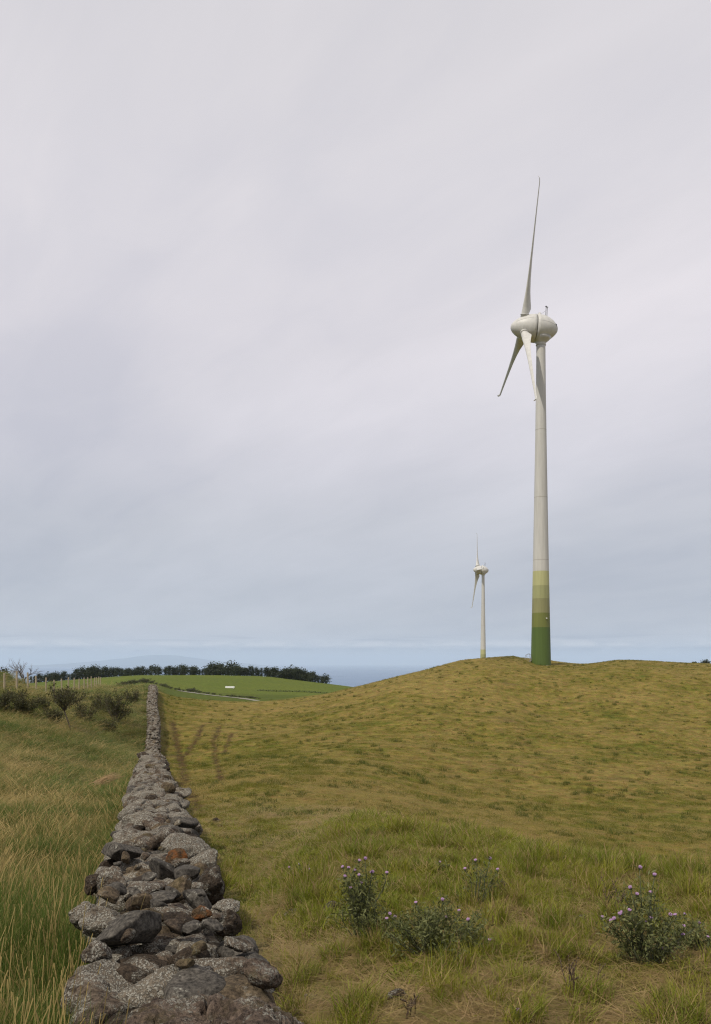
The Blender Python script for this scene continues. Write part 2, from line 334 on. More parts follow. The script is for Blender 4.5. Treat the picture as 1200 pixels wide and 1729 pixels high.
m_rock = {
 'L': rock_mat('lichen_stone', (.075,.058,.040), (.145,.117,.084), 1.25),
 'M': rock_mat('mottled_stone', (.050,.036,.025), (.125,.094,.066), 0.85),
 'D': rock_mat('basalt_stone', (.048,.043,.036), (.090,.080,.066), 0.10, bscale=.4),
 'R': rock_mat('rough_dark_stone', (.030,.022,.015), (.085,.062,.042), 0.40, bscale=1.6),
 'B': rock_mat('brown_stone', (.060,.043,.027), (.13,.098,.060), 0.25, bscale=.7, moss=.3),
 'O': rock_mat('rusty_stone', (.055,.035,.020), (.11,.070,.035), 0.12, bscale=1.3, rust=.9),
 'S': rock_mat('scoria_slab', (.066,.046,.033), (.165,.122,.090), 0.50, bscale=1.5, moss=.45),
}
m_soil = simple('bare_soil', (.05,.035,.024), 0.95, .5, 30, 0.5)

# ------------------------------------------------------------------ the ground sheet
tracks = [([(292,1218),(296,1245),(301,1270),(307,1292),(311,1318),(322,1345),(338,1372)], .28), ([(343,1222),(334,1245),(325,1260),(312,1276)], .22),
          ([(372,1226),(361,1252),(362,1275),(370,1300),(376,1324)], .20), ([(392,1240),(382,1262),(378,1275)], .16)]
track_w = [([unproject(*q) for q in pl], w) for pl, w in tracks]
def seg_dist(X, Y, pl):
    d = np.full(X.shape, 1e9)
    for (x0, y0), (x1, y1) in zip(pl[:-1], pl[1:]):
        L2 = (x1-x0)**2 + (y1-y0)**2 + 1e-9; s = np.clip(((X-x0)*(x1-x0)+(Y-y0)*(y1-y0))/L2, 0, 1)
        d = np.minimum(d, np.hypot(X-x0-s*(x1-x0), (Y-y0-s*(y1-y0))))
    return d
def dirt_mask(X, Y):
    m = np.zeros(X.shape)
    for pl, w in track_w:
        near = (Y < 90)
        d = seg_dist(X, Y, pl) * (1 + 1.1 * fbm(X / .6, Y / .6, 3.3, 2)); m = np.maximum(m, np.where(near, 1 - sstep(w * .5, w * 1.5, d), 0))
    return m * np.clip(.95 + 1.9 * fbm(X / .45, Y / .9, 1.1, 3), 0, .95)
def dryness(X, Y):
    """0 lush .. 1 straw, of the pasture right of the wall"""
    r = np.hypot(X, Y)
    d = 0.50 + 0.60 * fbm(X / 3.2, Y / 3.2, 0.4, 4) + .80 * fbm(X / .9, Y / .9, 7.4, 3) + .55 * fbm(X / 14, Y / 14, 17.4, 2)
    d = d + 0.22 * sstep(12, 26, r) - 0.26 * sstep(6.0, 8.0, r) * (1 - sstep(10, 17, r)) + 0.52 * (1 - sstep(5.2, 7.8, r + 1.2 * fbm(X / 1.5, Y / 1.5, 27., 2)))
    s = X - wall_x(Y)
    d = d + .45 * (1 - sstep(.7, 1.8, s)) * (1 - sstep(9, 14, r))
    d = d - 0.25 * (1 - sstep(2, 14, s)) * sstep(8, 14, r)
    return np.clip(d, 0, 1)
def ground_color(X, Y):
    r = np.hypot(X, Y); s = X - wall_x(np.clip(Y, 1, 110)); px = 600 + FP * X / np.maximum(Y, 1)
    dry = dryness(X, Y)[:, None]
    green = np.array([.080, .095, .010]); olive = np.array([.145, .117, .021]); straw = np.array([.200, .148, .042])
    col = green + (olive - green) * np.clip(dry * 2, 0, 1) + (straw - olive) * np.clip(dry * 2 - 1, 0, 1)
    brown = np.array([.115, .078, .035])[None]; m = sstep(.18, .5, fbm(X / 5, Y / 2.5, 12., 4))[:, None] * .55; col = col * (1 - m) + brown * m
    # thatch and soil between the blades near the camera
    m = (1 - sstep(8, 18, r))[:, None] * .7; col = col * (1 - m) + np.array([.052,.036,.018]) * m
    # strip along the wall foot
    m = ((1 - sstep(.5, 1.3, s)) * (s > 0))[:, None] * .55; col = col * (1 - m) + np.array([.085,.072,.022]) * m
    # rough pasture left of the wall
    q = np.clip(.5 + .9 * fbm(X / 4, Y / 4, 21., 4), 0, 1)[:, None]
    left = np.array([.060, .070, .018]) * (1 - q) + np.array([.120, .098, .035]) * q
    near = (1 - sstep(20, 45, r))[:, None]; left = left * (1 - near * .5)
    ml = (s < 0)[:, None] * 1.0; col = col * (1 - ml) + left * ml
    # mown green fields on the far side of the dip
    edge = 128 - 6 * sstep(255, 300, px) * (1 - sstep(300, 430, px))
    mg = sstep(edge - 2, edge + 3, Y + 5 * fbm(X / 9, Y / 9, 8., 3)) * (1 - sstep(600, 640, px))
    mg = np.maximum(mg, sstep(112, 118, Y + 3 * fbm(X / 9, Y / 9, 8., 3)) * sstep(262, 275, px) * (1 - sstep(440, 560, px)))
    g = np.clip(.5 + .8 * fbm(X / 40, Y / 25, 31., 4), 0, 1)[:, None]
    fld = np.array([.072, .100, .012]) * (1 - g) + np.array([.105, .120, .016]) * g
    low = (Y < 262)[:, None] * 1.0; fld = fld * (1 - .22 * low)
    mg = (mg * (Y > 60))[:, None]; col = col * (1 - mg) + fld * mg
    d = dirt_mask(X, Y)[:, None]; col = col * (1 - d) + np.array([.060, .036, .012]) * d
    # worn bank by the tower
    wb = np.exp(-((px - 845) / 32)**2 - ((Y - 128) / 9)**2)[:, None] * .75 * np.clip(.6 + fbm(X / 1.5, Y / 1.5, 3.1, 3), 0, 1)[:, None]; col = col * (1 - wb) + np.array([.085, .050, .030]) * wb
    return col
angs = np.concatenate([np.linspace(-PI, -.72, 60, endpoint=False), np.linspace(-.72, .72, 620), np.linspace(.72, PI, 60, endpoint=False)[1:]])
rads = np.concatenate([[0.4, 0.9, 1.4], np.exp(np.linspace(math.log(1.8), math.log(4000), 700))])
A, R_ = np.meshgrid(angs, rads); GX, GY = (np.sin(A) * R_).ravel(), (np.cos(A) * R_).ravel()
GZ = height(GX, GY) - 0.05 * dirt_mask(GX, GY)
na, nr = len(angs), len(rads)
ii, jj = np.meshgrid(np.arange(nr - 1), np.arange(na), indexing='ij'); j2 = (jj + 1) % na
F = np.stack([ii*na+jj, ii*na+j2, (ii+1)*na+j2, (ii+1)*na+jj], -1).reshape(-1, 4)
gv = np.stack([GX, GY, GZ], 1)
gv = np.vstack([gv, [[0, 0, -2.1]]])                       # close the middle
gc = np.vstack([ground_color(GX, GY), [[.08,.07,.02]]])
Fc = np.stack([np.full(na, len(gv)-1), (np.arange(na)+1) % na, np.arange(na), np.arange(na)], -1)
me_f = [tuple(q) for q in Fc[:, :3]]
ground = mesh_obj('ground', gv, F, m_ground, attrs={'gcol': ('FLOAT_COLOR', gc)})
tag(ground, kind='structure')

# sea and far island
m_sea, t, b = new_mat('sea')
b.inputs['Base Color'].default_value = (.025, .055, .095, 1); b.inputs['Roughness'].default_value = 0.32; b.inputs['IOR'].default_value = 1.33
b.inputs['Specular IOR Level'].default_value = 0.5
p = pos(t); mpn = N(t, 'ShaderNodeMapping'); mpn.inputs['Scale'].default_value = (.0007, .004, 1); t.links.new(p, mpn.inputs[0])
nz = noise(t, mpn.outputs[0], 1.0, 4)
t.links.new(mix(t, nz, (.006,.060,.165), (.014,.080,.19)), b.inputs['Base Color'])
t.links.new(ramp(t, nz, [(0.3, .26), (0.7, .40)]), b.inputs['Roughness'])
k = 128; v = [(0, 0, -200)]; f = []
for i, r in enumerate((2000, 8000, 30000, 60000)):
    v += [(r*math.cos(2*PI*j/k), r*math.sin(2*PI*j/k), -200) for j in range(k)]
f = [(0, 1+j, 1+(j+1) % k) for j in range(k)]
for i in range(3): f += [(1+i*k+j, 1+(i+1)*k+j, 1+(i+1)*k+(j+1)%k, 1+i*k+(j+1)%k) for j in range(k)]
tag(mesh_obj('sea', v, f, m_sea), kind='structure')
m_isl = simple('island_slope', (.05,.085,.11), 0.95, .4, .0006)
IY = 42000.0
prof = pchip([60, 80, 110, 150, 190, 225, 255, 275, 300, 325, 350, 375, 400, 430, 450], [1124, 1122.6, 1120.6, 1117.6, 1113.5, 1109.5, 1106.2, 1105.4, 1106.8, 1110.3, 1113.6, 1116.5, 1118.6, 1121.4, 1124], np.linspace(60, 450, 120))
v = []; 
for i, px in enumerate(np.linspace(60, 450, 120)):
    for j, q in enumerate(np.linspace(-1, 1, 17)):
        X = (px - 600) / FP * IY; hz = P(IY, prof[i]) + 200; z = -205 + max(0, hz) * math.exp(-(q * 1.7)**2) + 25 * float(perlin(X/900, q*4, 2)) * (1 - q*q) * min(1, max(hz, 0)/120)
        v.append((X, IY + q * 6000, z))
f = [(i*17+j, (i+1)*17+j, (i+1)*17+j+1, i*17+j+1) for i in range(119) for j in range(16)]
tag(mesh_obj('island_hills', v, f, m_isl), kind='structure')

# ------------------------------------------------------------------ wind turbines
m_tower, t, b = new_mat('banded_tower_paint')
oc = N(t, 'ShaderNodeTexCoord').outputs['Object']; sp = N(t, 'ShaderNodeSeparateXYZ'); t.links.new(oc, sp.inputs[0])
zz = mathn(t, 'DIVIDE', sp.outputs[2], 60.0)
cream = (.51,.50,.465)
cr = ramp(t, zz, [(0.0, (.078,.122,.026)), (6.15/60, (.155,.172,.042)), (8.45/60, (.245,.240,.110)), (10.8/60, (.315,.320,.150)), (13.1/60, (.425,.420,.205)), (15.4/60, cream)], 'CONSTANT')
st = N(t, 'ShaderNodeMapping'); st.inputs['Scale'].default_value = (1.8, 1.8, .12); t.links.new(oc, st.inputs[0])
cr = mix(t, 1.0, cr, ramp(t, noise(t, st.outputs[0], 1.5, 5, .6), [(0.3, .84), (0.7, 1.07)]), 'MULTIPLY')
t.links.new(cr, b.inputs['Base Color']); b.inputs['Roughness'].default_value = 0.5; b.inputs['Specular IOR Level'].default_value = 0.35
m_shell, t, b = new_mat('turbine_shell')
oc = N(t, 'ShaderNodeTexCoord').outputs['Object']
cr = mix(t, 1.0, (.54,.53,.495), ramp(t, noise(t, oc, 1.3, 5, .65), [(0.3, .86), (0.6, 1.04)]), 'MULTIPLY')
t.links.new(cr, b.inputs['Base Color']); b.inputs['Roughness'].default_value = 0.45
m_dark = simple('dark_fitting', (.05,.05,.048), 0.5)
m_steel = simple('galvanised_steel', (.25,.25,.25), 0.45)
m_seam = simple('shell_seam', (.14,.13,.11), 0.8); m_tseam = simple('tower_joint', (.36,.34,.30), 0.8)
H = 55.0; RX = -2.85; TAU = 0.060               # hub height, rotor centre ahead of the tower, tilt
def blade_mesh(mat, parent):
    rs = [1.95, 2.15, 2.5, 2.9, 3.4, 4.2, 5.5, 7.5, 10, 13, 16, 19, 21.2, 21.7, 21.95]
    ch = [1.20, 1.22, 1.42, 1.58, 1.60, 1.42, 1.18, .95, .78, .66, .55, .45, .38, .36, .30]
    th = [1.18, 1.15, 1.00, .82, .68, .52, .40, .28, .20, .15, .12, .10, .085, .08, .07]
    be = [70, 70, 68, 64, 60, 54, 46, 38, 32, 29, 27, 26, 26, 26, 26]
    fx = [0]*12 + [0.0, -.08, -.36]
    K = 20; v = []
    for r, c_, h_, b_, x_ in zip(rs, ch, th, be, fx):
        be_ = math.radians(b_)
        dv = Vector((math.sin(be_), math.cos(be_), 0)); nv = Vector((-math.cos(be_), math.sin(be_), 0))
        rnd = max(0.0, min(1.0, (2.8 - r) / .8)); le = .5 * rnd + .33 * (1 - rnd)
        for j in range(K):
            q = 2*PI*j/K; xx = (1 - math.cos(q)) / 2             # 0 leading .. 1 trailing
            yc = math.sin(q) * .5; ya = yc * (1.0 if rnd > .99 else (rnd + (1-rnd) * (1.35 * (1-xx)**.7 + .06)))
            pnt = dv * ((xx - le) * c_) + nv * (ya * h_)
            v.append((pnt.x + x_, pnt.y, r + (0.0 if x_ == 0 else 0)))
    n = len(rs); f = [(i*K+j, i*K+(j+1)%K, (i+1)*K+(j+1)%K, (i+1)*K+j) for i in range(n-1) for j in range(K)]
    f += [tuple(range(K))[::-1], tuple((n-1)*K+j for j in range(K))]
    o = mesh_obj('blade', v, f, mat, parent)
    m = MB(); m.lathe([(1.55,.66),(1.93,.66),(1.96,.72),(2.06,.72),(2.09,.62),(2.10,.40)], 32); m.build('root_collar', mat, o)
    m = MB(); m.lathe([(1.97,.725),(2.01,.725)], 32); m.build('collar_joint', m_seam, o)
    return o
def turbine(loc, rots, label):
    T = empty('wind_turbine', loc, label, 'wind turbine', 'wind turbines on the hill')
    m = MB(); prof = []
    for z in np.linspace(-1.5, H - 2.45, 60):
        zt = max(z, 0) / (H - 2.45); r = .73 + (1.62 - .73) * (1 - zt)**1.28
        prof.append((z, r))
    m.lathe(prof, 64); m.build('tower', m_tower, T)
    for z in (17.3, 27.5, 38.5):
        m = MB(); zt = z / (H - 2.45); r = .73 + .89 * (1 - zt)**1.28
        m.lathe([(z-.03, r-.02), (z-.03, r+.008), (z+.03, r+.008), (z+.03, r-.02)], 64); m.build('tower_seam', m_tseam, T)
    m = MB(); m.lathe([(H-2.75,.74),(H-2.72,.82),(H-2.60,.82),(H-2.57,.76),(H-2.4,.78),(H-2.15,.98),(H-1.85,1.35),(H-1.5,1.7)], 48); m.build('yaw_neck', m_shell, T)
    hub = Matrix.Translation((0, 0, H)) @ Matrix.Rotation(TAU, 4, 'Y')
    m = MB(); m.lathe([(-4.95,.02),(-4.93,.20),(-4.85,.42),(-4.6,.80),(-4.2,1.15),(-3.7,1.47),(-3.1,1.77),(-2.5,1.98),(-1.9,2.13),(-1.4,2.20),(-1.0,2.235),(-1.0,1.9)], 72, 'X')
    o = m.build('spinner', m_shell, T); o.matrix_local = hub
    m = MB(); m.lathe([(-1.02,2.0),(-1.02,2.10),(-.84,2.10),(-.84,2.0)], 72, 'X'); o2 = m.build('spinner_gap', m_seam, o)
    for q0 in (.55, .55 + 2*PI/3, .55 + 4*PI/3):   # raised panel seams along the spinner
        pts = [(x, (r_+.004)*math.cos(q0), (r_+.004)*math.sin(q0)) for x, r_ in ((-4.2,1.15),(-3.7,1.47),(-3.1,1.77),(-2.5,1.98),(-1.9,2.13),(-1.4,2.20),(-1.0,2.235))]
        m = MB(); m.tube(pts, .012, 4); m.build('panel_joint', m_seam, o)
    m = MB(); m.lathe([(-.86,1.9),(-.86,2.235),(-.4,2.23),(.2,2.15),(.8,1.98),(1.3,1.75),(1.8,1.42),(2.2,1.05),(2.5,.70),(2.65,.45),(2.72,.2),(2.73,.02)], 72, 'X')
    nac = m.build('nacelle', m_shell, T); nac.matrix_local = hub
    for q0 in (PI - .25, .0):
        pts = [(x, (r_+.004)*math.cos(q0), (r_+.004)*math.sin(q0)) for x, r_ in ((-.86,2.235),(-.4,2.23),(.2,2.15),(.8,1.98),(1.3,1.75),(1.8,1.42),(2.2,1.05),(2.5,.70))]
        m = MB(); m.tube(pts, .012, 4); m.build('panel_joint', m_seam, nac)
    m = MB(); m.box((2.25, -.86, .42), (.32, .10, .36), .75); m.build('vent', m_dark, nac)
    # mast with wind sensors, and lightning rod stay
    m = MB()
    for dx, dy in ((-.13,-.13),(.13,-.13),(.13,.13),(-.13,.13)): m.tube([(.75+dx, dy, 1.85), (.75+dx*.8, dy*.8, 3.55)], .022, 5)
    for kk in range(7):
        z = 1.95 + kk*.25; m.tube([(.62, -.12, z), (.88, -.12, z+.2)], .014, 4); m.tube([(.88, .12, z), (.62, .12, z+.2)], .014, 4); m.tube([(.62,.12,z),(.62,-.12,z)], .014, 4)
    m.tube([(-.35, 0, 2.12), (.0, 0, 2.5), (.62, 0, 3.0)], .02, 5)
    ms = m.build('sensor_mast', m_steel, nac, smooth=False)
    m = MB(); m.tube([(.75, 0, 3.5), (.75, 0, 3.8)], .02, 5); m.lathe([(3.62,.03),(3.64,.12),(3.74,.12),(3.78,.03)], 10, 'Z', (.62, 0, 0)); m.lathe([(3.52,.03),(3.55,.09),(3.64,.09),(3.66,.03)], 10, 'Z', (.9, 0, 0)); m.box((.76,0,3.53),(.36,.04,.04)); m.build('wind_sensor', m_dark, ms)
    m = MB(); m.lathe([(-.02,.05),(.0,.34),(.1,.36),(.5,.18),(.55,.02)], 20, 'Z', (-.35, 0, 2.10)); m.build('hatch', m_shell, nac)
    return T
def add_blades(T, rots, k_=1.0):
    hubm = Matrix.Translation((RX, 0, H + .18))
    b0 = None
    for i, rx in enumerate(rots):
        bl = blade_mesh(m_shell, T) if b0 is None else copy_tree(b0, T)
        if b0 is None: b0 = bl
        bl.matrix_local = hubm @ Matrix.Rotation(TAU, 4, 'Y') @ Matrix.Rotation(math.radians(rx), 4, 'X') @ Matrix.Diagonal((k_, k_, 1, 1))
TX, TY = (913 - 600) / FP * 139.0, 139.0
Tz = P(TY, 1125)
T1 = turbine((TX, TY, Tz), None, 'tall cream wind turbine close by, green painted base fully visible on the grassy hill')
T2 = copy_tree(T1)
T2['label'] = 'small distant cream wind turbine rising from behind the hill crest, left of the tall one'
D2 = 425.0; T2.location = ((815.5 - 600) / FP * D2, D2, -9.2)
add_blades(T1, (18.4, 138.4, 258.4)); add_blades(T2, (-26, 94, 214), 1.45)
# base lamp and entry steps on the near tower only
m = MB(); m.box((.62, -1.46, 7.75), (.22, .12, .16), .4); m.build('lamp', simple('lamp_glass', (.8,.8,.75), .3), T1)
m = MB()
for sy in (-.45, .45):
    m.tube([(-1.55, sy, 1.05), (-1.75, sy, 1.95), (-2.0, sy, 2.05), (-2.35, sy, 1.85), (-2.65, sy, 1.2), (-2.75, sy, .15)], .03, 6)
    m.tube([(-1.6, sy, 1.0), (-2.7, sy, .05)], .045, 5)
for k_ in range(5): m.box((-1.75 - k_*.21, 0, .92 - k_*.18), (.24, .9, .04))
for k_ in range(3): m.tube([(-1.9-k_*.3, -.45, .85-k_*.25), (-1.9-k_*.3, -.45, 1.95-k_*.22)], .022, 5)
m.build('entry_steps', m_steel, T1, smooth=False)
m = MB(); m.lathe([(-.8, 1.9), (.10, 1.9), (.14, 1.84), (.14, 1.60)], 48); m.build('foundation', simple('foundation_concrete', (.22,.20,.16), .9, .3, 3), T1)

# ------------------------------------------------------------------ rocks
def ico(level):
    import bmesh
    bm = bmesh.new(); bmesh.ops.create_icosphere(bm, subdivisions=level, radius=1.0)
    v = np.array([q.co[:] for q in bm.verts]); f = np.array([[w.index for w in q.verts] for q in bm.faces]); bm.free(); return v, f
ICO = {k: ico(k) for k in (2, 3, 5, 6, 7)}
def rock(seed, dims, level, planes=14, rough=0.10, sharp=14.0, rz=0.0, tilt=(0, 0), fine=0.03, dr=(.55, .92)):
    r_ = np.random.default_rng(seed); v, f = ICO[level]
    n = r_.normal(size=(planes, 3)); n /= np.linalg.norm(n, axis=1, keepdims=True); d = r_.uniform(dr[0], dr[1], planes)
    dt = np.maximum(v @ n.T, 0) / d; rad = (np.sum(dt ** sharp, axis=1) + (1/1.05)**sharp) ** (-1 / sharp)
    q = v * rad[:, None] * np.array(dims) / 2 * (1.62 / (dr[0] + dr[1] + .12))
    s = float(np.mean(dims)); nrm = v / np.array(dims); nrm /= np.linalg.norm(nrm, axis=1, keepdims=True)
    o = r_.uniform(0, 50, 3)
    k = 3.0 / s
    dsp = rough * s * .55 * fbm(q[:, 0]*k+o[0], q[:, 1]*k+o[1], q[:, 2]*k+o[2], 3)
    if level >= 5:
        w = 26.0; rid = 1 - np.abs(fbm(q[:, 0]*w+o[1], q[:, 1]*w+o[2], q[:, 2]*w+o[0], 4, .6)) * 2.2
        dsp += fine * s * (rid - .6) * .35 + .004 * fbm(q[:, 0]*90, q[:, 1]*90, q[:, 2]*90+o[0], 2) * min(1, fine/.03)
    q = q + nrm * dsp[:, None]
    M = (Matrix.Rotation(rz, 3, 'Z') @ Matrix.Rotation(tilt[0], 3, 'X') @ Matrix.Rotation(tilt[1], 3, 'Y'))
    return q @ np.array(M).T, f
wall = empty('dry_stone_wall', (float(wall_x(3)), 3.0, gz(float(wall_x(3)), 3.0)), 'long dry stone wall of lichen covered volcanic rocks running away over the fields', 'stone wall')
wall_inv = -np.array(wall.location)
def wall_rock(c, dims, kind, seed, level=5, label=None, **kw):
    v, f = rock(seed, dims, level, **kw)
    o = mesh_obj('stone', v, f, m_rock[kind], wall); o.location = Vector(np.array(c) + wall_inv)
    if label: o['label'] = label
    return o
# stones drawn from the photograph's near stretch: centre and size in picture, kind
def zz_(x, y, w, h): return (100 + x / 2.857, 1240 + y / 2.857, w / 2.857, h / 2.857)
near = [
 ((440,82,150,60),'R'), ((455,135,170,60),'L'), ((455,195,235,80),'M'), ((430,228,165,70),'M'), ((475,305,290,140),'L'), ((590,270,80,50),'L'),
 ((357,375,135,95),'L'), ((420,420,215,95),'L'), ((630,420,150,100),'M'), ((590,440,130,80),'D'), ((490,462,95,60),'B'), ((340,505,225,90),'L'),
 ((610,540,280,160),'L'), ((568,600,120,105),'O'), ((298,578,195,95),'D'), ((700,600,150,120),'L'), ((735,700,175,170),'R'), ((160,700,95,160),'R'),
 ((262,700,185,150),'M'), ((395,735,230,120),'M'), ((500,655,160,100),'D'), ((605,680,110,80),'D'), ((590,745,130,85),'B'), ((495,800,150,60),'D'),
 ((660,800,135,95),'D'), ((540,850,200,115),'M'), ((385,825,150,80),'B'), ((125,835,130,150),'L'), ((225,895,230,160),'L'), ((245,795,110,70),'B'),
 ((430,890,120,85),'B'), ((605,890,180,100),'R'), ((690,850,100,70),'O'), ((812,885,155,130),'R'), ((800,825,140,50),'L'), ((645,955,98,60),'D'),
 ((755,950,105,65),'D'), ((850,1000,150,90),'M'), ((320,968,340,90),'D'), ((190,1040,160,120),'M'), ((960,1120,220,150),'S'),
]
def depth_on_wall(row, ofs=0.0):
    ys = np.linspace(2.5, 40, 4000); d = EY + FP * (-(wall_top(ys) + ofs)) / ys
    return float(ys[np.argmin(np.abs(d - row))])
n_st = 0
lab = {8: 'dark lichen speckled stone', 13: 'rusty orange stone among pale lichen crusts', 14: 'smooth dark wedge of basalt on the left edge'}
for i, (q, kd) in enumerate(near):
    px, row, w, h = zz_(*q); yd = depth_on_wall(row, -0.05)
    wm = w * yd / FP; hm = h * yd / FP; Ld = wm * rng.uniform(.75, 1.0) if wm < .45 else wm * .7
    el = 1.45 / yd; T_ = max(.34 * wm, min(.9 * wm, (hm - Ld * el) * 1.25)); T_ = min(T_, .42)
    smooth = kd in 'DB'
    wall_rock(((px - 600) / FP * yd, yd, float(wall_top(yd)) - .05 - .25 * T_ + (.04 if smooth else 0)), (wm * 1.14, Ld * 1.2, T_ * 1.3), kd, 100 + i, 5,
              planes=15 if smooth else 16, dr=(.5, .8) if smooth else (.55, .92), rough=.05 if smooth else .20, sharp=40 if smooth else 14, rz=rng.uniform(-.5, .5),
              tilt=(rng.uniform(-.55, .25), rng.uniform(-.5, .5)), fine=.006 if smooth else .09, label=lab.get(i)); n_st += 1
# the big porous slab that ends the wall in front
v, f = rock(501, (1.10, 2.45, .74), 7, planes=26, rough=.22, sharp=9, rz=.05, tilt=(.02, -.05), fine=.035)
cr = np.abs(fbm(v[:, 0]*3.1, v[:, 1]*3.1, v[:, 2]*3.1+4, 3)); v[:, 2] -= .05 * (1 - sstep(0, .035, cr))
cr = fbm(v[:, 0]*9, v[:, 1]*9, v[:, 2]*9, 4, .6); v[:, 2] += .045 * cr
slab = mesh_obj('stone', v, f, m_rock['S'], wall); slab.location = Vector(np.array((float((330-600)/FP*3.45) + .06, 3.22, -1.70)) + wall_inv)
slab['label'] = 'huge porous brown slab capping the near end'; n_st += 1
for (px, row, w, yd, dz, kd, lv) in ((168,1690,115,3.35,-.22,'L',6), (150,1610,75,3.95,-.18,'M',5), (470,1712,120,3.35,-.30,'M',6), (150,1735,90,2.9,-.3,'M',5), (480,1655,60,3.85,-.34,'R',5)):
    wm = w * yd / FP
    wall_rock(((px-600)/FP*yd, yd, float(wall_top(yd)) + dz), (wm*1.15, wm*1.5, wm*1.1), kd, 700 + px, lv, planes=14, rough=.18, sharp=9, rz=.2, fine=.05); n_st += 1
# filling stones of the flanks and below
rr = np.random.default_rng(5); yy = 2.9
while n_st < 100:
    side = (-1, 1)[n_st % 2]; lvl = rr.choice([0, 1]); sz = rr.uniform(.20, .34)
    x = float(wall_x(yy)) + side * rr.uniform(.30, .38); z = float(wall_top(yy)) - .17 - lvl * .24 - rr.uniform(0, .08)
    wall_rock((x, yy, z), (sz * rr.uniform(.8, 1.1), sz * rr.uniform(1, 1.5), sz * rr.uniform(.7, 1)), rr.choice(list('MRMLBD')), 1000 + n_st, 5, planes=11, rough=.13, sharp=18,
              rz=rr.uniform(-.6, .6), tilt=(rr.uniform(-.2, .2), rr.uniform(-.2, .2)), fine=.04)
    n_st += 1; yy += .115 + .012 * yy * .6
# small sharp chips wedged on top
# the rest of the wall: joined rubble, one mesh per stone kind would show no more
vs, fs, mi, off = [], [], [], 0
kinds = list('LMRBDS'); y = 3.2; protos = {}
for lv in (2, 3):
    for k_ in range(10): protos[lv, k_] = rock(2000 + k_ + lv * 50, (1, 1, .8), lv, planes=14, rough=.22, sharp=16, dr=(.5, .85))
for k_ in range(70):
    yc_ = rr.uniform(4.0, 14) ; v, f = rock(4000 + k_, (1, .8, .6), 3, planes=14, rough=.05, sharp=50, dr=(.45, .75))
    s_ = rr.uniform(.06, .15); a_ = rr.uniform(0, 2*PI); M_ = np.array(Matrix.Rotation(a_, 3, 'Z') @ Matrix.Rotation(rr.normal(0, .5), 3, 'X'))
    q = (v * s_) @ M_.T + np.array([float(wall_x(yc_)) + rr.uniform(-.30, .30), yc_, float(wall_top(yc_)) - rr.uniform(-.01, .06)])
    vs.append(q + wall_inv); fs.append(f + off); off += len(q); mi += [int(rr.choice([1, 3, 4, 3, 4]))] * len(f)
while y < 106:
    far = sstep(20, 50, y)
    for kx in range(int(5 + 2*far)):
        lv = 3
        v, f = protos[lv, int(rr.integers(10))]
        u = rr.uniform(-.38, .38); s_ = rr.uniform(.17, .36) if y < 30 else rr.uniform(.16, .34)
        edge = abs(u) / .38
        zt = float(wall_top(y)) - .10 - .10 * edge**3 - rr.uniform(0, .07) + (rr.uniform(0, .10) if y > 8 else -.05) + .10*float(perlin(y*.7, 3.3, 0))*float(sstep(9,14,y))
        if kx >= 4: side = rr.choice([-1, 1]); u = side * rr.uniform(.34, .43); zt = float(wall_top(y)) - rr.uniform(.3, .8)
        a_ = rr.uniform(0, 2*PI); co, si = math.cos(a_), math.sin(a_)
        q = v * s_ * np.array([1, rr.uniform(.7, 1.1), rr.uniform(.6, .9)])
        q = np.stack([q[:, 0]*co - q[:, 1]*si, q[:, 0]*si + q[:, 1]*co, q[:, 2]], 1) + np.array([float(wall_x(y)) + u, y + rr.uniform(-.05, .05), zt])
        vs.append(q + wall_inv); fs.append(f + off); off += len(q); mi += [int(rr.choice(6, p=[.38, .30, .10, .10, .07, .05]))] * len(f)
    y += .115 if y < 30 else .14
rub = mesh_obj('stone_rubble', np.vstack(vs), np.vstack(fs), None, wall, False); rub['kind'] = 'stuff'
for k_ in kinds: rub.data.materials.append(m_rock[k_])
rub.data.polygons.foreach_set('material_index', np.array(mi, np.int32)[:len(rub.data.polygons)])
# packed heart of the wall
ys = np.linspace(2.6, 106, 420); v = []; f = []
pr = [(-.42, -1.2), (-.36, -.35), (-.30, -.20), (-.1, -.16), (.1, -.16), (.30, -.20), (.36, -.35), (.42, -1.2)]
for y in ys:
    for u, dz in pr: v.append(np.array((float(wall_x(y)) + u + .03*float(perlin(y*3, u*9, 1)), y, float(wall_top(y)) + dz + .03*float(perlin(y*3, u*9, 5)))) + wall_inv)
f = [(i*8+j, i*8+j+1, (i+1)*8+j+1, (i+1)*8+j) for i in range(len(ys)-1) for j in range(7)] + [tuple(range(8)), tuple((len(ys)-1)*8+j for j in range(8))[::-1]]
mesh_obj('rubble_core', v, f, m_rock['R'], wall)

# loose rocks lying in the pasture
for i, (px, row, w, kd, lb) in enumerate(((562,1536,34,'R','dark pointed rock half sunk in grass left of the tallest thistle'), (494,1552,42,'R','low dark rock in grass beside the stone wall'),
        (984,1556,26,'D','small flat grey stone in short grass left of the right hand thistle'), (1148,1604,32,'L','pale stone at the foot of the right hand thistle'),
        (672,1686,40,'R','brown rock in dry straw in the bottom foreground'), (520,1690,36,'M','rounded rock in the grass close to the big wall slab'), (365,1388,16,'R','small dark rock on the turf next to the wall'))):
    x, y = unproject(px, row); wm = w * y / FP
    v, f = rock(3000 + i, (wm, wm*.8, wm*.6), 5, planes=11, rough=.15, sharp=14, fine=.03)
    o = mesh_obj('loose_rock', v, f, m_rock[kd]); o.location = (x, y, gz(x, y) + wm*.12); tag(o, lb, 'rock', 'loose rocks in the pasture')

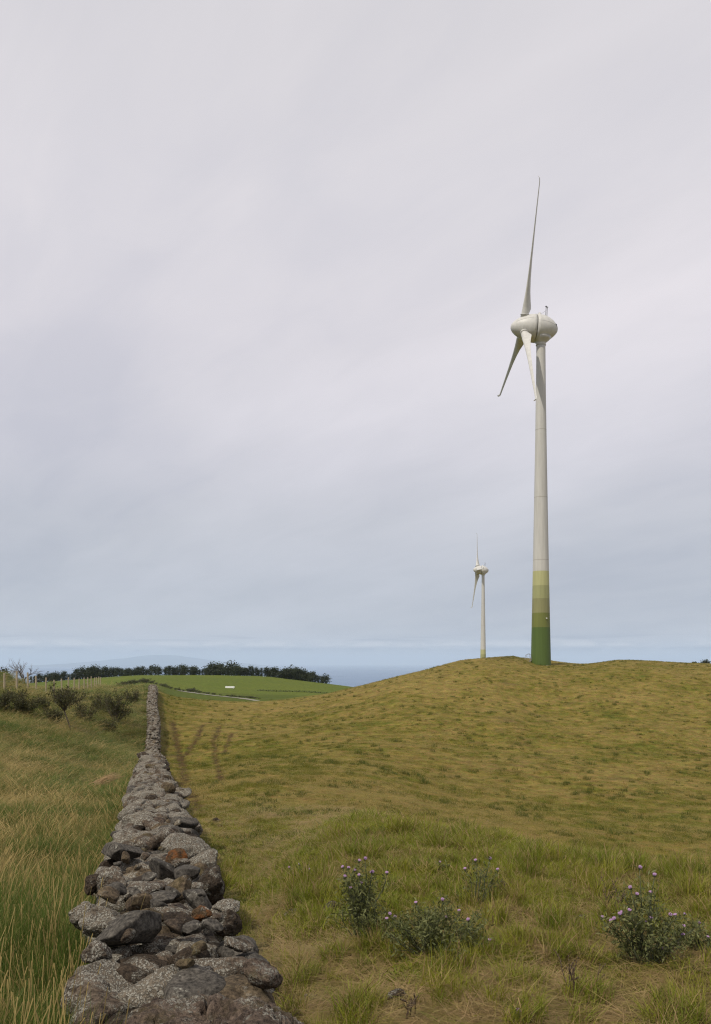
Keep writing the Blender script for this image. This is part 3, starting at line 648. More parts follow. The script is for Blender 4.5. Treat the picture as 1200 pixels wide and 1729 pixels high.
# ------------------------------------------------------------------ grass
def clump(seed, n, rad, h, w, dry, lean=.35, seeds=0, segs=4, flat=0.0, comb=.35):
    r_ = np.random.default_rng(seed); V = []; Fq = []; D = []; nb = 0
    th = r_.uniform(0, 2*PI, n); rr_ = rad * np.sqrt(r_.uniform(0, 1, n)); bx, by = rr_*np.cos(th), rr_*np.sin(th)
    la = np.where(r_.random(n) < comb, r_.normal(.3, .9, n), r_.uniform(0, 2*PI, n)); ln = np.abs(r_.normal(lean, lean*.5, n)) + flat
    hh = h * r_.uniform(.55, 1.1, n); ww = w * r_.uniform(.6, 1.3, n); fa = r_.uniform(0, PI, n)
    dd = np.clip((r_.random(n) < dry) * r_.uniform(.6, 1.1, n) + (1 - (r_.random(n) < dry)) * 0 + r_.normal(0, .08, n), 0, 1)
    for i in range(n):
        isseed = i < seeds
        H_ = hh[i] * (1.35 if isseed else 1); L_ = ln[i] * (.5 if isseed else 1)
        for s in range(segs + 1):
            u = s / segs
            x = bx[i] + math.cos(la[i]) * H_ * L_ * u**1.8; y = by[i] + math.sin(la[i]) * H_ * L_ * u**1.8
            z = H_ * (u - .35 * L_ * u**2.2) * (1 / (1 + .5 * flat))
            wd = ww[i] * ((1 - u)**.6 if not isseed else (.25 if u < .75 else .9)) * .5 + .0002
            V += [(x - math.cos(fa[i])*wd, y - math.sin(fa[i])*wd, z), (x + math.cos(fa[i])*wd, y + math.sin(fa[i])*wd, z)]
            D += [1.0 if isseed else dd[i]] * 2
        Fq += [(nb+2*s, nb+2*s+1, nb+2*s+3, nb+2*s+2) for s in range(segs)]; nb += 2 * (segs + 1)
    return np.array(V), np.array(Fq), np.array(D, np.float32)
def scatter(name, label, pts, scl, idx, variants, mat, tilt=None):
    """one countless mass of grass: tufts instanced by geometry nodes on a point set"""
    col = bpy.data.collections.new(name + '_tufts')
    for i, (V, Fq, D) in enumerate(variants):
        o = mesh_obj('tuft', V, Fq, mat, None, True, {'dry': ('FLOAT', D)}, link=False); o.name = 'tuft_%02d' % i; col.objects.link(o)
    me = bpy.data.meshes.new(name); me.vertices.add(len(pts)); me.vertices.foreach_set('co', np.asarray(pts, np.float32).ravel()); me.materials.append(mat)
    a1 = me.attributes.new('scl', 'FLOAT_VECTOR', 'POINT'); a1.data.foreach_set('vector', np.asarray(scl, np.float32).ravel())
    a2 = me.attributes.new('idx', 'INT', 'POINT'); a2.data.foreach_set('value', np.asarray(idx, np.int32))
    rot = np.zeros((len(pts), 3), np.float32); rot[:, 2] = rng.uniform(-PI, PI, len(pts)); rot[:, 0] = rng.normal(0, .12, len(pts)); rot[:, 1] = rng.normal(0, .12, len(pts))
    a3 = me.attributes.new('rot', 'FLOAT_VECTOR', 'POINT'); a3.data.foreach_set('vector', rot.ravel())
    ob = bpy.data.objects.new(name, me); C.objects.link(ob); tag(ob, label, 'grass', kind='stuff')
    g = bpy.data.node_groups.new(name, 'GeometryNodeTree')
    g.interface.new_socket('Geometry', in_out='INPUT', socket_type='NodeSocketGeometry'); g.interface.new_socket('Geometry', in_out='OUTPUT', socket_type='NodeSocketGeometry')
    gi, go = g.nodes.new('NodeGroupInput'), g.nodes.new('NodeGroupOutput')
    ci = g.nodes.new('GeometryNodeCollectionInfo'); ci.inputs['Collection'].default_value = col; ci.inputs['Separate Children'].default_value = True; ci.inputs['Reset Children'].default_value = True
    ip = g.nodes.new('GeometryNodeInstanceOnPoints'); ip.inputs['Pick Instance'].default_value = True
    def na_(nm, ty):
        n = g.nodes.new('GeometryNodeInputNamedAttribute'); n.data_type = ty; n.inputs[0].default_value = nm
        return [s for s in n.outputs if s.enabled and s.name == 'Attribute'][0]
    L = g.links.new
    L(gi.outputs[0], ip.inputs['Points']); L(ci.outputs[0], ip.inputs['Instance']); L(na_('idx', 'INT'), ip.inputs['Instance Index'])
    L(na_('rot', 'FLOAT_VECTOR'), ip.inputs['Rotation']); L(na_('scl', 'FLOAT_VECTOR'), ip.inputs['Scale']); L(ip.outputs[0], go.inputs[0])
    md = ob.modifiers.new('tufts', 'NODES'); md.node_group = g
    return ob
def wedge(n, y0, y1, p0, p1, power=2.0):
    """random ground points in a sector ahead; density falls with distance**power"""
    u = rng.random(n)
    if power == 2.0: y = y0 * (y1 / y0)**u
    else: k = 2 - power; y = (y0**k + u * (y1**k - y0**k))**(1/k)
    x = (rng.uniform(p0, p1, n) - 600) / FP * y; return x, y
# (1) pasture right of the wall, near
vars_m = []
for i in range(4): vars_m.append(clump(10+i, 60, .13, .10, .0042, .12, .6))            # 0-3 green
for i in range(4): vars_m.append(clump(20+i, 60, .13, .085, .0040, .55, .9))            # 4-7 mixed
for i in range(4): vars_m.append(clump(30+i, 64, .15, .09, .0042, .95, 1.3, flat=1.5))  # 8-11 straw, laid over
for i in range(3): vars_m.append(clump(40+i, 90, .08, .25, .0046, .25, .40, seeds=1))  # 12-14 tall tussock
for i in range(2): vars_m.append(clump(50+i, 60, .16, .055, .0060, .02, .9))           # 15-16 short lush
def meadow(n, y0, y1, s0, s1, p0=180, p1=1320, power=2.0, hs=1.0, keep=None):
    x, y = wedge(n, y0, y1, p0, p1, power); s = x - wall_x(np.clip(y, 1, 106))
    ok = (s > .50) & ((x > -.05*y + 1e-9) | (s > .50)); x, y, s = x[ok], y[ok], s[ok]
    dm = dirt_mask(x, y); ok = (dm < .25) & ((y > 8) | (fbm(x/.5, y/.5, 55., 3) + rng.normal(0, .1, len(x)) < .05 + .17 * sstep(6.5, 8, y))); x, y, s = x[ok], y[ok], s[ok]
    d = dryness(x, y) + rng.normal(0, .13, len(x))
    idx = np.where(d < .36, rng.integers(0, 4, len(x)), np.where(d < .68, rng.integers(4, 8, len(x)), rng.integers(8, 12, len(x))))
    tus = (rng.random(len(x)) < .03 + .10 * sstep(.15, .4, fbm(x/.9, y/.9, 81., 3))) ; idx = np.where(tus, rng.integers(12, 15, len(x)), idx)
    lush = (fbm(x/1.1, y/1.1, 44., 3) > .22) & (y < 7) & (x > .3); idx = np.where(lush & ~tus, rng.integers(15, 17, len(x)), idx)
    sc = s0 + (s1 - s0) * (y - y0) / (y1 - y0); sc = sc * rng.uniform(.75, 1.3, len(x))
    hmod = np.clip(.95 + .8 * fbm(x/1.7, y/1.7, 61., 3), .45, 1.5)
    # mown short beyond the near strip
    hz_ = sc * hs * hmod * (1 - .3 * sstep(8.5, 11, y)) * (1 - .50 * sstep(10, 18, y)) * (.72 + .28 * sstep(6, 8, y))
    return x, y, height(x, y) - .01, np.stack([sc, sc, hz_], 1), idx
parts_ = [meadow(15000, 2.6, 6.5, 1.0, 1.05, power=1.6), meadow(17000, 6.0, 14, 1.05, 1.6, power=1.7, hs=.9), meadow(7000, 13, 24, 1.4, 1.9, power=2.6, hs=.55)]
X_, Y_, Z_, S_, I_ = [np.concatenate([q[k] for q in parts_]) for k in range(5)]
scatter('meadow_grass', 'short mixed green and straw grass of the pasture right of the wall', np.stack([X_, Y_, Z_], 1), S_, I_, vars_m, m_mead)
# (2) hill turf: coarser low tufts
vars_h = [clump(60+i, 60, .30, .15, .013, .12, .7, segs=2) for i in range(3)] + [clump(70+i, 60, .38, .11, .012, .85, 1.1, segs=2, flat=.5) for i in range(3)]
x, y = wedge(95000, 12.5, 190, 220, 1290, 1.45); s = x - wall_x(np.clip(y, 1, 106)); px = 600 + FP*x/y
ok = (s > .7) & ~((px < 640) & (y > 124)) & ~((px > 265) & (px < 560) & (y > 113)); x, y = x[ok], y[ok]
ok = dirt_mask(x, y) < .3; x, y = x[ok], y[ok]
d = dryness(x, y) + rng.normal(0, .15, len(x)); idx = np.where(d < .50, rng.integers(0, 3, len(x)), rng.integers(3, 6, len(x)))
sc = rng.uniform(.55, 1.15, len(x)) * (.6 + .4 * sstep(14, 32, y)); hz_ = rng.uniform(.35, .85, len(x)) * (.7 + .3 * sstep(14, 32, y)) * np.where(rng.random(len(x)) < .06, 2.0, 1.0) * np.clip(.8 + fbm(x/4, y/4, 71., 3), .4, 1.5)
scatter('hill_grass', 'dry cropped turf covering the rounded hill', np.stack([x, y, height(x, y) - .02], 1), np.stack([sc, sc, hz_], 1), idx, vars_h, m_hill)
vars_u = [clump(200+i, 70, .22, .22, .011, .05, .55, segs=3) for i in range(3)] + [clump(210+i, 60, .20, .20, .010, .9, .9, segs=3, flat=.3) for i in range(2)]
x, y = wedge(13000, 9, 150, 230, 1290, 1.25); s = x - wall_x(np.clip(y, 1, 106)); px = 600 + FP*x/y
ok = (s > .8) & ~((px < 640) & (y > 118)) & (dirt_mask(x, y) < .2) & (fbm(x/3.5, y/3.5, 91., 3) + rng.normal(0, .12, len(x)) > .10); x, y = x[ok], y[ok]
sc = rng.uniform(.4, 1.15, len(x))**1.3; hz_ = sc * rng.uniform(.6, 1.5, len(x)) * (.5 + .5 * sstep(15, 40, y))
scatter('grass_tussocks', 'scattered darker green tussocks standing out of the cropped hill turf', np.stack([x, y, height(x, y) - .02], 1), np.stack([sc, sc, hz_], 1), np.where(rng.random(len(x)) < .78, rng.integers(0, 3, len(x)), rng.integers(3, 5, len(x))), vars_u,
        grass_mat('tussock_blade', (.050,.075,.010), (.095,.115,.016), (.26,.18,.045), (.34,.24,.07), 0.9))
# (3) tall rough grass left of the wall
vars_t = []
for i in range(4): vars_t.append(clump(80+i, 66, .13, .56, .0050, .06, .45, seeds=1, segs=5))
for i in range(4): vars_t.append(clump(90+i, 60, .13, .50, .0045, .38, .60, seeds=4, segs=5))
for i in range(2): vars_t.append(clump(97+i, 40, .16, .42, .0052, .90, .85, seeds=5, segs=5, flat=.25))
def rough_left(n, y0, y1, s0, s1, power=1.8, hs=1.0):
    x, y = wedge(n, y0, y1, -160, 330, power); s = x - wall_x(np.clip(y, 1, 106)); ok = s < -.46; x, y, s = x[ok], y[ok], s[ok]
    d = .40 + 1.35 * fbm(x/2.0, y/2.0, 5.5, 4) + .20 * sstep(7, 11, y) - .22 * (1 - sstep(4, 7, y)) + rng.normal(0, .12, len(x))
    d = d - .18 * np.exp(-((s + .7) / .5)**2)
    idx = np.where(d < .45, rng.integers(0, 4, len(x)), np.where(d < .80, rng.integers(4, 8, len(x)), rng.integers(8, 10, len(x))))
    sc = (s0 + (s1 - s0) * (y - y0) / (y1 - y0)) * rng.uniform(.75, 1.2, len(x)); hm = np.clip(.95 + .5 * fbm(x/1.5, y/1.5, 15., 3), .55, 1.4)
    return x, y, height(x, y) - .02, np.stack([sc, sc, rng.uniform(.65, 1.25, len(x)) * hs * hm], 1), idx
parts_ = [rough_left(9500, 2.2, 8, 1.0, 1.1, hs=1.15), rough_left(9000, 7.5, 24, 1.1, 2.0, hs=.95), rough_left(9000, 22, 70, 2.0, 4.0, 1.4, hs=.85), rough_left(5000, 60, 165, 3.5, 6.0, 1.0, hs=.7)]
X_, Y_, Z_, S_, I_ = [np.concatenate([q[k] for q in parts_]) for k in range(5)]
ok = ~((600 + FP*X_/Y_ > 262) & (Y_ > 60)); X_, Y_, Z_, S_, I_ = X_[ok], Y_[ok], Z_[ok], S_[ok], I_[ok]
scatter('tall_grass', 'knee high rough green grass with straw seed heads left of the wall', np.stack([X_, Y_, Z_], 1), S_, I_, vars_t, m_tall)

# dead straw bunch tossed on the tall grass
x, y = unproject(180, 1318, .5); mb = MB(); r_ = random.Random(3)
for k_ in range(46):
    a_ = r_.gauss(.35, .35); L_ = r_.uniform(.35, .8); o_ = (r_.gauss(0, .10), r_.gauss(0, .12), r_.uniform(0, .12))
    mb.tube([(o_[0]-L_*.5*math.cos(a_), o_[1]-L_*.5*math.sin(a_), o_[2]-.08), (o_[0], o_[1], o_[2]+.05), (o_[0]+L_*.5*math.cos(a_), o_[1]+L_*.5*math.sin(a_), o_[2]+.14+r_.uniform(-.05,.08))], [.007,.006,.003], 4)
o = mb.build('straw_bundle', simple('dead_straw', (.42,.29,.15), .7, .3, 20)); o.location = (x, y, gz(x, y) + .50); tag(o, 'pale bunch of dead reed stalks lying on the tall grass near the wall', 'straw')

# ------------------------------------------------------------------ plants and trees
def leaf_mat(name, c1, c2, sc=3.0):
    m, t, b = new_mat(name)
    at = N(t, 'ShaderNodeAttribute', attribute_name='tone').outputs['Fac']
    c = mix(t, at, c1, c2); t.links.new(c, b.inputs['Base Color']); b.inputs['Roughness'].default_value = .65
    tr = N(t, 'ShaderNodeBsdfTranslucent'); t.links.new(c, tr.inputs[0]); ms = N(t, 'ShaderNodeMixShader'); ms.inputs[0].default_value = .2
    t.links.new(b.outputs[0], ms.inputs[1]); t.links.new(tr.outputs[0], ms.inputs[2]); t.links.new(ms.outputs[0], t.nodes['Material Output'].inputs[0])
    return m
m_bark = simple('bark', (.085,.068,.052), .9, .3, 20, .4)
m_twig = simple('grey_twig', (.15,.13,.11), .9, .3, 20)
m_pine = leaf_mat('windbreak_foliage', (.020,.030,.014), (.050,.062,.026))
m_heath = leaf_mat('heath_foliage', (.038,.042,.013), (.10,.092,.030))
m_hedge = leaf_mat('hedge_foliage', (.035,.048,.018), (.085,.085,.035))
m_thl = leaf_mat('thistle_leaf', (.062,.078,.020), (.175,.18,.065))
m_stem = simple('thistle_stem', (.075,.085,.045), .8, .3, 40)
m_flower, t, b = new_mat('thistle_flower'); t.links.new(mix(t, noise(t, N(t, 'ShaderNodeTexCoord').outputs['Object'], 90, 2), (.30,.16,.34), (.55,.38,.55)), b.inputs['Base Color'])
m_bract = simple('flower_bract', (.085,.095,.045), .8, .4, 60)
def leaves(pts, size, seed, asp=.4, up=0.0):
    """leaf quads around the given points"""
    r_ = np.random.default_rng(seed); n = len(pts); pts = np.asarray(pts)
    d = r_.normal(size=(n, 3)); d[:, 2] += up; d /= np.linalg.norm(d, axis=1, keepdims=True)
    e_ = np.cross(d, r_.normal(size=(n, 3))); e_ /= np.linalg.norm(e_, axis=1, keepdims=True)
    L_ = (size * r_.uniform(.5, 1.4, n))[:, None]; W_ = L_ * asp * .5
    v = np.stack([pts, pts + d*L_*.45 + e_*W_, pts + d*L_, pts + d*L_*.45 - e_*W_], 1).reshape(-1, 3)
    return v, np.arange(4*n).reshape(n, 4), np.repeat(r_.random(n), 4).astype(np.float32)
def branching(r_, mb, p, d, L_, rad, depth, tips, spread=.6, grav=0.0, kids=(2, 4), shrink=.68):
    n = 4; pts = [Vector(p)]; dd = Vector(d).normalized()
    for i in range(n):
        dd = (dd + Vector((r_.gauss(0, .13), r_.gauss(0, .13), r_.gauss(0, .08) + grav))).normalized(); pts.append(pts[-1] + dd * L_ / n)
        if depth <= 1: tips.append(tuple(pts[-1]))
    mb.tube(pts, [rad * (1 - .45*i/n) for i in range(n+1)], 5 if rad > .01 else 3, cap=False)
    if depth == 0: return
    for k_ in range(r_.randint(*kids)):
        t_ = r_.uniform(.45, 1.0); q = pts[0].lerp(pts[-1], t_) if t_ < 1 else pts[-1]; q = pts[min(n, max(1, round(t_*n)))]
        nd = (dd + Vector((r_.gauss(0, spread), r_.gauss(0, spread), r_.gauss(0, spread*.6)))).normalized()
        branching(r_, mb, q, nd, L_ * shrink * r_.uniform(.8, 1.2), rad * .55, depth - 1, tips, spread, grav, kids, shrink)
# distant windbreak trees, four built and copied
def tree(seed, h, w):
    r_ = random.Random(seed); T = bpy.data.objects.new('windbreak_tree', None); C.objects.link(T)
    mb = MB(); tips = []
    mb.tube([(0,0,-.5),(r_.gauss(0,.1),0,h*.35),(r_.gauss(0,.2),0,h*.9)], [.2,.15,.04], 6)
    for k_ in range(9):
        z = h * r_.uniform(.25, .85); a_ = r_.uniform(0, 2*PI); mb.tube([(0,0,z),(math.cos(a_)*w*.35, math.sin(a_)*w*.35, z+h*.12)], [.06,.02], 4, cap=False)
    mb.build('trunk', m_bark, T)
    P_ = []
    for k_ in range(40):
        u = r_.uniform(.0, 1.0); ww = w*.5*(1.15 - abs(u-.38)*1.2) ; a_ = r_.uniform(0, 2*PI); rr2 = ww*r_.uniform(.1,.8)
        c = (math.cos(a_)*rr2, math.sin(a_)*rr2, h*u); s_ = r_.uniform(.35,.75)*w*.25
        for q in range(34): P_.append((c[0]+r_.gauss(0,s_), c[1]+r_.gauss(0,s_), c[2]+r_.gauss(0,s_*1.1)))
    v, f, a_ = leaves(P_, .42, seed, .7, .4); mesh_obj('crown', v, f, m_pine, T, False, {'tone': ('FLOAT', a_)})
    return T
protos_t = [tree(900, 6.2, 4.6), tree(901, 5.2, 3.4), tree(902, 4.6, 3.8), tree(903, 6.6, 3.2), tree(904, 4.0, 4.6)]
used = [False]*5; r_ = random.Random(11)
skyl = lambda px: float(np.interp(px, [40, 80, 130, 150, 175, 215, 245, 270, 300, 330, 375, 400, 440, 490, 530, 550], [1141, 1139, 1132, 1128, 1128, 1129, 1127, 1124, 1124.5, 1127, 1122.5, 1124, 1128, 1129, 1136, 1143]))
px = 52.0; tn = 0; TR = []
while px < 552:
    D_ = 432 + r_.uniform(-6, 8); x = (px-600)/FP*D_; z0 = gz(x, D_); htop = P(D_, skyl(px) + r_.uniform(-2.2, 4.4)) - z0
    k_ = r_.randrange(5); h0 = (6.2, 5.2, 4.6, 6.6, 4.0)[k_]
    T = protos_t[k_] if not used[k_] else copy_tree(protos_t[k_]); used[k_] = True
    s_ = max(.35, htop / (h0 * 1.06)); T.location = (x, D_, z0); T.scale = (s_*r_.uniform(1.1,2.1), s_*1.2, s_); T.rotation_euler = (0, 0, r_.uniform(0, 6.28))
    tag(T, 'dark evergreen tree in the windbreak row along the far green field edge, against the sea', 'tree', 'windbreak trees along the far field edge')
    px += (6.0 if r_.random() < .94 else 10) * r_.uniform(.5, 1.3) * (.8 if 130 < px < 240 or px > 430 else 1); tn += 1; TR.append((px, T))
TR[-1][1]['label'] = 'last tree at the right end of the windbreak row, beside the open sea'
TR[0][1]['label'] = 'first small tree at the left end of the windbreak row, behind the fence'
# bushes of the hedge along the track
def bush(seed, h, w, mat, nm='hedge_shrub', leaf=.16, n=420):
    r_ = random.Random(seed); T = bpy.data.objects.new(nm, None); C.objects.link(T); mb = MB(); tips = []
    for k_ in range(5):
        a_ = r_.uniform(0, 2*PI); branching(r_, mb, (0,0,-.1), (math.cos(a_)*.5, math.sin(a_)*.5, 1), h*.5, .035, 2, tips, .5)
    mb.build('stem', m_bark, T)
    P_ = []
    for k_ in range(n):
        c = r_.choice(tips); P_.append((c[0]*w/h+r_.gauss(0,.07*w), c[1]*w/h+r_.gauss(0,.07*w), c[2]+r_.gauss(0,.07*h)))
    v, f, a_ = leaves(P_, leaf, seed, .6, .3); mesh_obj('foliage', v, f, mat, T, False, {'tone': ('FLOAT', a_)})
    return T
hb = [bush(920, 1.5, 1.8, m_hedge), bush(921, 1.1, 2.0, m_hedge), bush(922, 2.0, 1.9, m_hedge)]; usedh = [False]*3
spots = []
for px in np.arange(196, 432, 5.2):
    row = float(np.interp(px, [195, 240, 262, 300, 330, 360, 390, 432], [1152.5, 1154, 1154.5, 1158.5, 1161, 1164, 1168, 1174]))
    if 365 < px < 384 and r_.random() < .5: continue
    hpx = float(np.interp(px, [195, 240, 258, 300, 318, 330, 360, 432], [9, 9, 7, 6, 7, 8, 4.5, 3.5])) * r_.uniform(.6, 1.25)
    if px > 312 and px < 330: hpx *= 1.4
    spots.append((px + r_.uniform(-2, 2), row, hpx))
for px in np.arange(384, 440, 6.5): spots.append((px, float(np.interp(px, [384, 440], [1167.5, 1179])), 3.2*r_.uniform(.7, 1.2)))
for px, row, hpx in spots:
    D_ = float(np.interp(px, [195, 260, 330, 440], [262, 258, 250, 228])); x = (px-600)/FP*D_
    k_ = r_.randrange(3); T = hb[k_] if not usedh[k_] else copy_tree(hb[k_]); usedh[k_] = True
    hh = hpx/FP*D_; s_ = hh/(1.5, 1.1, 2.0)[k_]; z0 = gz(x, D_)
    T.location = (x, D_, z0); T.scale = (max(s_, .55)*1.15, s_*1.2, s_); T.rotation_euler = (0, 0, r_.uniform(0, 6.28))
    tag(T, 'low dark bush of the hedge line bordering the farm track below the far field', 'bush', 'hedge bushes along the farm track')
# farm track: thin ribbon laid over the ground
trk = [(250, 262), (300, 256), (345, 246), (385, 236), (430, 222), (455, 214)]
pxs = np.linspace(300, 458, 60); v = []
for px in pxs:
    D_ = float(pchip([q[0] for q in trk], [q[1] for q in trk], px)) - 4.0; x = (px-600)/FP*D_
    for dy in (-2.0, 0, 2.0): v.append((x, D_+dy, gz(x, D_+dy) + .07))
mesh_obj('track', v, [(i*3+j, (i+1)*3+j, (i+1)*3+j+1, i*3+j+1) for i in range(59) for j in range(2)], simple('gravel_track', (.24,.22,.19), .95, .3, 2)); tag(bpy.data.objects['track'], kind='structure')
# low field bank between the two green fields
hb2 = MB()
D0 = 292.0
pts = [((px-600)/FP*D0, D0 + 1.5*math.sin(px*.05)) for px in np.linspace(436, 560, 40)]
vv = []; r2 = random.Random(5)
for x, y in pts:
    for _ in range(26): vv.append((x + r2.uniform(-.9, .9), y + r2.gauss(0, .35), gz(x, y) + abs(r2.gauss(0, .22))))
v, f, a_ = leaves(vv, .3, 77, .5, .5); o = mesh_obj('field_bank', v, f, m_hedge, None, False, {'tone': ('FLOAT', a_)}); tag(o, 'thin overgrown bank dividing the two bright green fields', 'hedgerow', kind='stuff')
# white cattle trough in the far field
D_ = 305.0; x = (388-600)/FP*D_; z0 = gz(x, D_)
Tr = empty('water_trough', (x, D_, z0), 'long white trough standing alone in the far green field', 'trough')
m_white = simple('white_concrete', (.80,.80,.78), .6, .04, 3)
m = MB(); m.box((0,-.55,.36), (3.2,.10,.62)); m.box((0,.55,.36), (3.2,.10,.62)); m.box((-1.55,0,.36), (.10,1.0,.62)); m.box((1.55,0,.36), (.10,1.0,.62)); m.box((0,0,.14),(3.0,1.0,.08)); m.build('basin', m_white, Tr, smooth=False)
for fx_ in (-1.2, 1.2): m = MB(); m.box((fx_,0,.0),(.25,1.0,.2)); m.build('foot', m_white, Tr, smooth=False)
m = MB(); m.box((0,0,.58),(3.0,1.0,.02)); m.build('water_surface', simple('trough_water', (.55,.60,.62), .15, .03), Tr, smooth=False)

# left field: fence
posts = [(7,62),(28,66),(47,70),(61,75),(77,80),(91,84),(104,89),(115,94),(125,99),(133,104),(142,109),(148,115),(154,120),(159,126),(163,132),(167,138),(170,145)]
m_post = simple('weathered_post', (.34,.28,.19), .9, .25, 15, .3); m_wire = simple('fence_wire', (.22,.21,.20), .5)
px0, y0 = posts[0]; fx0 = (px0-600)/FP*y0
Fn = empty('post_and_wire_fence', (fx0, y0, gz(fx0, y0)), 'wooden post and wire fence crossing the rough pasture on the left', 'fence')
def P3(px, y): x = (px-600)/FP*y; return Vector((x, y, gz(x, y)))
tops = []; r_ = random.Random(2)
for px, y in [(-18, 58)] + posts:
    c = P3(px, y); h_ = 1.62 * r_.uniform(.93, 1.07); tl = (r_.gauss(0,.04), r_.gauss(0,.04)); mb = MB()
    mb.tube([(0,0,-.4),(tl[0]*.5,tl[1]*.5,h_*.6),(tl[0],tl[1],h_)], [.085,.08,.075], 8); o = mb.build('post', m_post, Fn, smooth=False); o.location = c - Fn.location; tops.append(c)
for hgt in (.55, .95, 1.35):
    mb = MB()
    for p0_, p1_ in zip(tops[:-1], tops[1:]):
        mb.tube([p0_ - Fn.location + Vector((0,-.09,hgt)), (p0_+p1_)/2 - Fn.location + Vector((0,-.09,hgt-.04)), p1_ - Fn.location + Vector((0,-.09,hgt))], .006, 4, cap=False)
    mb.build('wire', m_wire, Fn)
# bare tree beyond the fence
x, y = (40-600)/FP*98, 98.0
T = empty('bare_tree', (x, y, gz(x, y)), 'leafless grey tree silhouetted against the sea beyond the fence', 'tree'); r_ = random.Random(21)
mb = MB(); tips = []; branching(r_, mb, (0,0,-.3), (.02,0,1), 1.4, .10, 0, tips)
mb.build('trunk', m_twig, T); mb = MB(); tips = []
for k_ in range(9):
    a_ = r_.uniform(0, 2*PI); branching(r_, mb, (0,0,.5+k_*.09), (math.cos(a_)*.9, math.sin(a_)*.9, .9), 1.25, .05, 3, tips, .42, .03, (2, 3), .66)
mb.build('branches', m_twig, T)
x, y = (16-600)/FP*104, 104.0
T2_ = empty('bare_tree', (x, y, gz(x, y)), 'smaller leafless tree left of the bigger bare one, at the bank', 'tree')
mb = MB(); tips = []; branching(r_, mb, (0,0,-.3), (-.1,0,1), .9, .06, 0, tips); mb.build('trunk', m_twig, T2_)
mb = MB()
for k_ in range(5):
    a_ = r_.uniform(0, 2*PI); branching(r_, mb, (0,0,.4), (math.cos(a_)*.8, math.sin(a_)*.8, .9), 1.0, .035, 2, tips, .4, .03, (2, 3), .66)
mb.build('branches', m_twig, T2_)
# dark bush at the left frame edge on the bank, dark bushes at the right edge behind the hill
for px, D_, h_, w_, lb in ((0, 100, 1.3, 1.6, 'dark rounded bush on the grassy bank at the far left edge'), (1150, 205, .9, 2.4, 'low dark bush just showing above the hill ridge, left of the other ridge bushes'),
                           (1172, 202, 1.1, 2.0, 'dark bush on the hill ridge between two others'), (1190, 198, 1.4, 2.6, 'widest dark bush on the hill ridge at the right edge')):
    x = (px-600)/FP*D_; T = bush(int(px)+940, h_, w_, m_pine, 'ridge_shrub', .26, 380); T.location = (x, D_, gz(x, D_) + (.0 if px < 100 else .3)); tag(T, lb, 'bush')
# spiky heath shrubs in the rough pasture
def heath(px, row, wpx, hpx, seed, label, bare=.25, lean=0.0, n=1500, hofs=0.0):
    x, y = unproject(px, row); h_ = hpx/FP*y; w_ = wpx/FP*y; r_ = random.Random(seed)
    T = empty('heath_shrub', (x, y, gz(x, y)), label, 'shrub', 'heath shrubs in the rough pasture')
    mb = MB(); tips = []
    if bare > .3:
        b0 = Vector((0,0,-.1)); b1 = Vector((-lean*w_*.5, 0, h_*bare)); mb.tube([b0, b0.lerp(b1,.5)+Vector((.04,0,0)), b1], [.05,.042,.035], 6)
    else: b1 = Vector((0,0,-.05))
    for k_ in range(17):
        a_ = r_.uniform(0, 2*PI); rr2 = w_*.5*r_.uniform(.3, 1.0); d = Vector((math.cos(a_)*rr2, math.sin(a_)*rr2, (h_-b1.z)*r_.uniform(.45,1.0))); L_ = d.length*.55
        branching(r_, mb, b1, d, L_, .026, 2, tips, .32, .03, (2, 4), .55)
    mb.build('stem', m_bark, T)
    P_ = []
    for k_ in range(int(n * 1.5)):
        c = r_.choice(tips); P_.append((c[0]+r_.gauss(0,.11), c[1]+r_.gauss(0,.11), c[2]+r_.gauss(0,.10)))
    v, f, a_ = leaves(P_, .13, seed, .34, .9); mesh_obj('foliage', v, f, m_heath, T, False, {'tone': ('FLOAT', a_)})
heath(122, 1243, 78, 86, 1, 'open spiky heath shrub with a bare leaning trunk in the rough pasture', .48, .35)
heath(143, 1224, 50, 44, 2, 'small dark heath shrub just right of the leaning trunk one', .1, 0, 900)
heath(196, 1226, 66, 70, 3, 'bushy heath shrub nearest to the stone wall', .1, 0, 2000)
heath(40, 1212, 62, 48, 4, 'wide low dark heath shrub below the fence posts on the left', .1, 0, 1700)
heath(6, 1206, 46, 42, 5, 'low heath shrub cut off by the left edge of the view', .1, 0, 1100)
heath(90, 1226, 40, 36, 6, 'brownish heath shrub between the wide low one and the leaning trunk', .1, 0, 700)

for i, (px, row, w_, h_, lb) in enumerate(((70,1206,40,34,'olive heath shrub just behind the leaning trunk shrub'), (168,1206,44,36,'heath shrub beside the bushy one, on the side away from the wall'), (224,1188,30,26,'small heath shrub closest to the far stretch of the wall'),
        (22,1192,40,26,'flat heath shrub below the fence at the left, behind the wide one'), (112,1184,34,22,'distant small heath shrub near the middle of the fence'), (180,1240,36,26,'low brown heath shrub standing in front of the bushy one'))):
    heath(px, row, w_, h_, 20 + i, lb, .1, 0, 900)
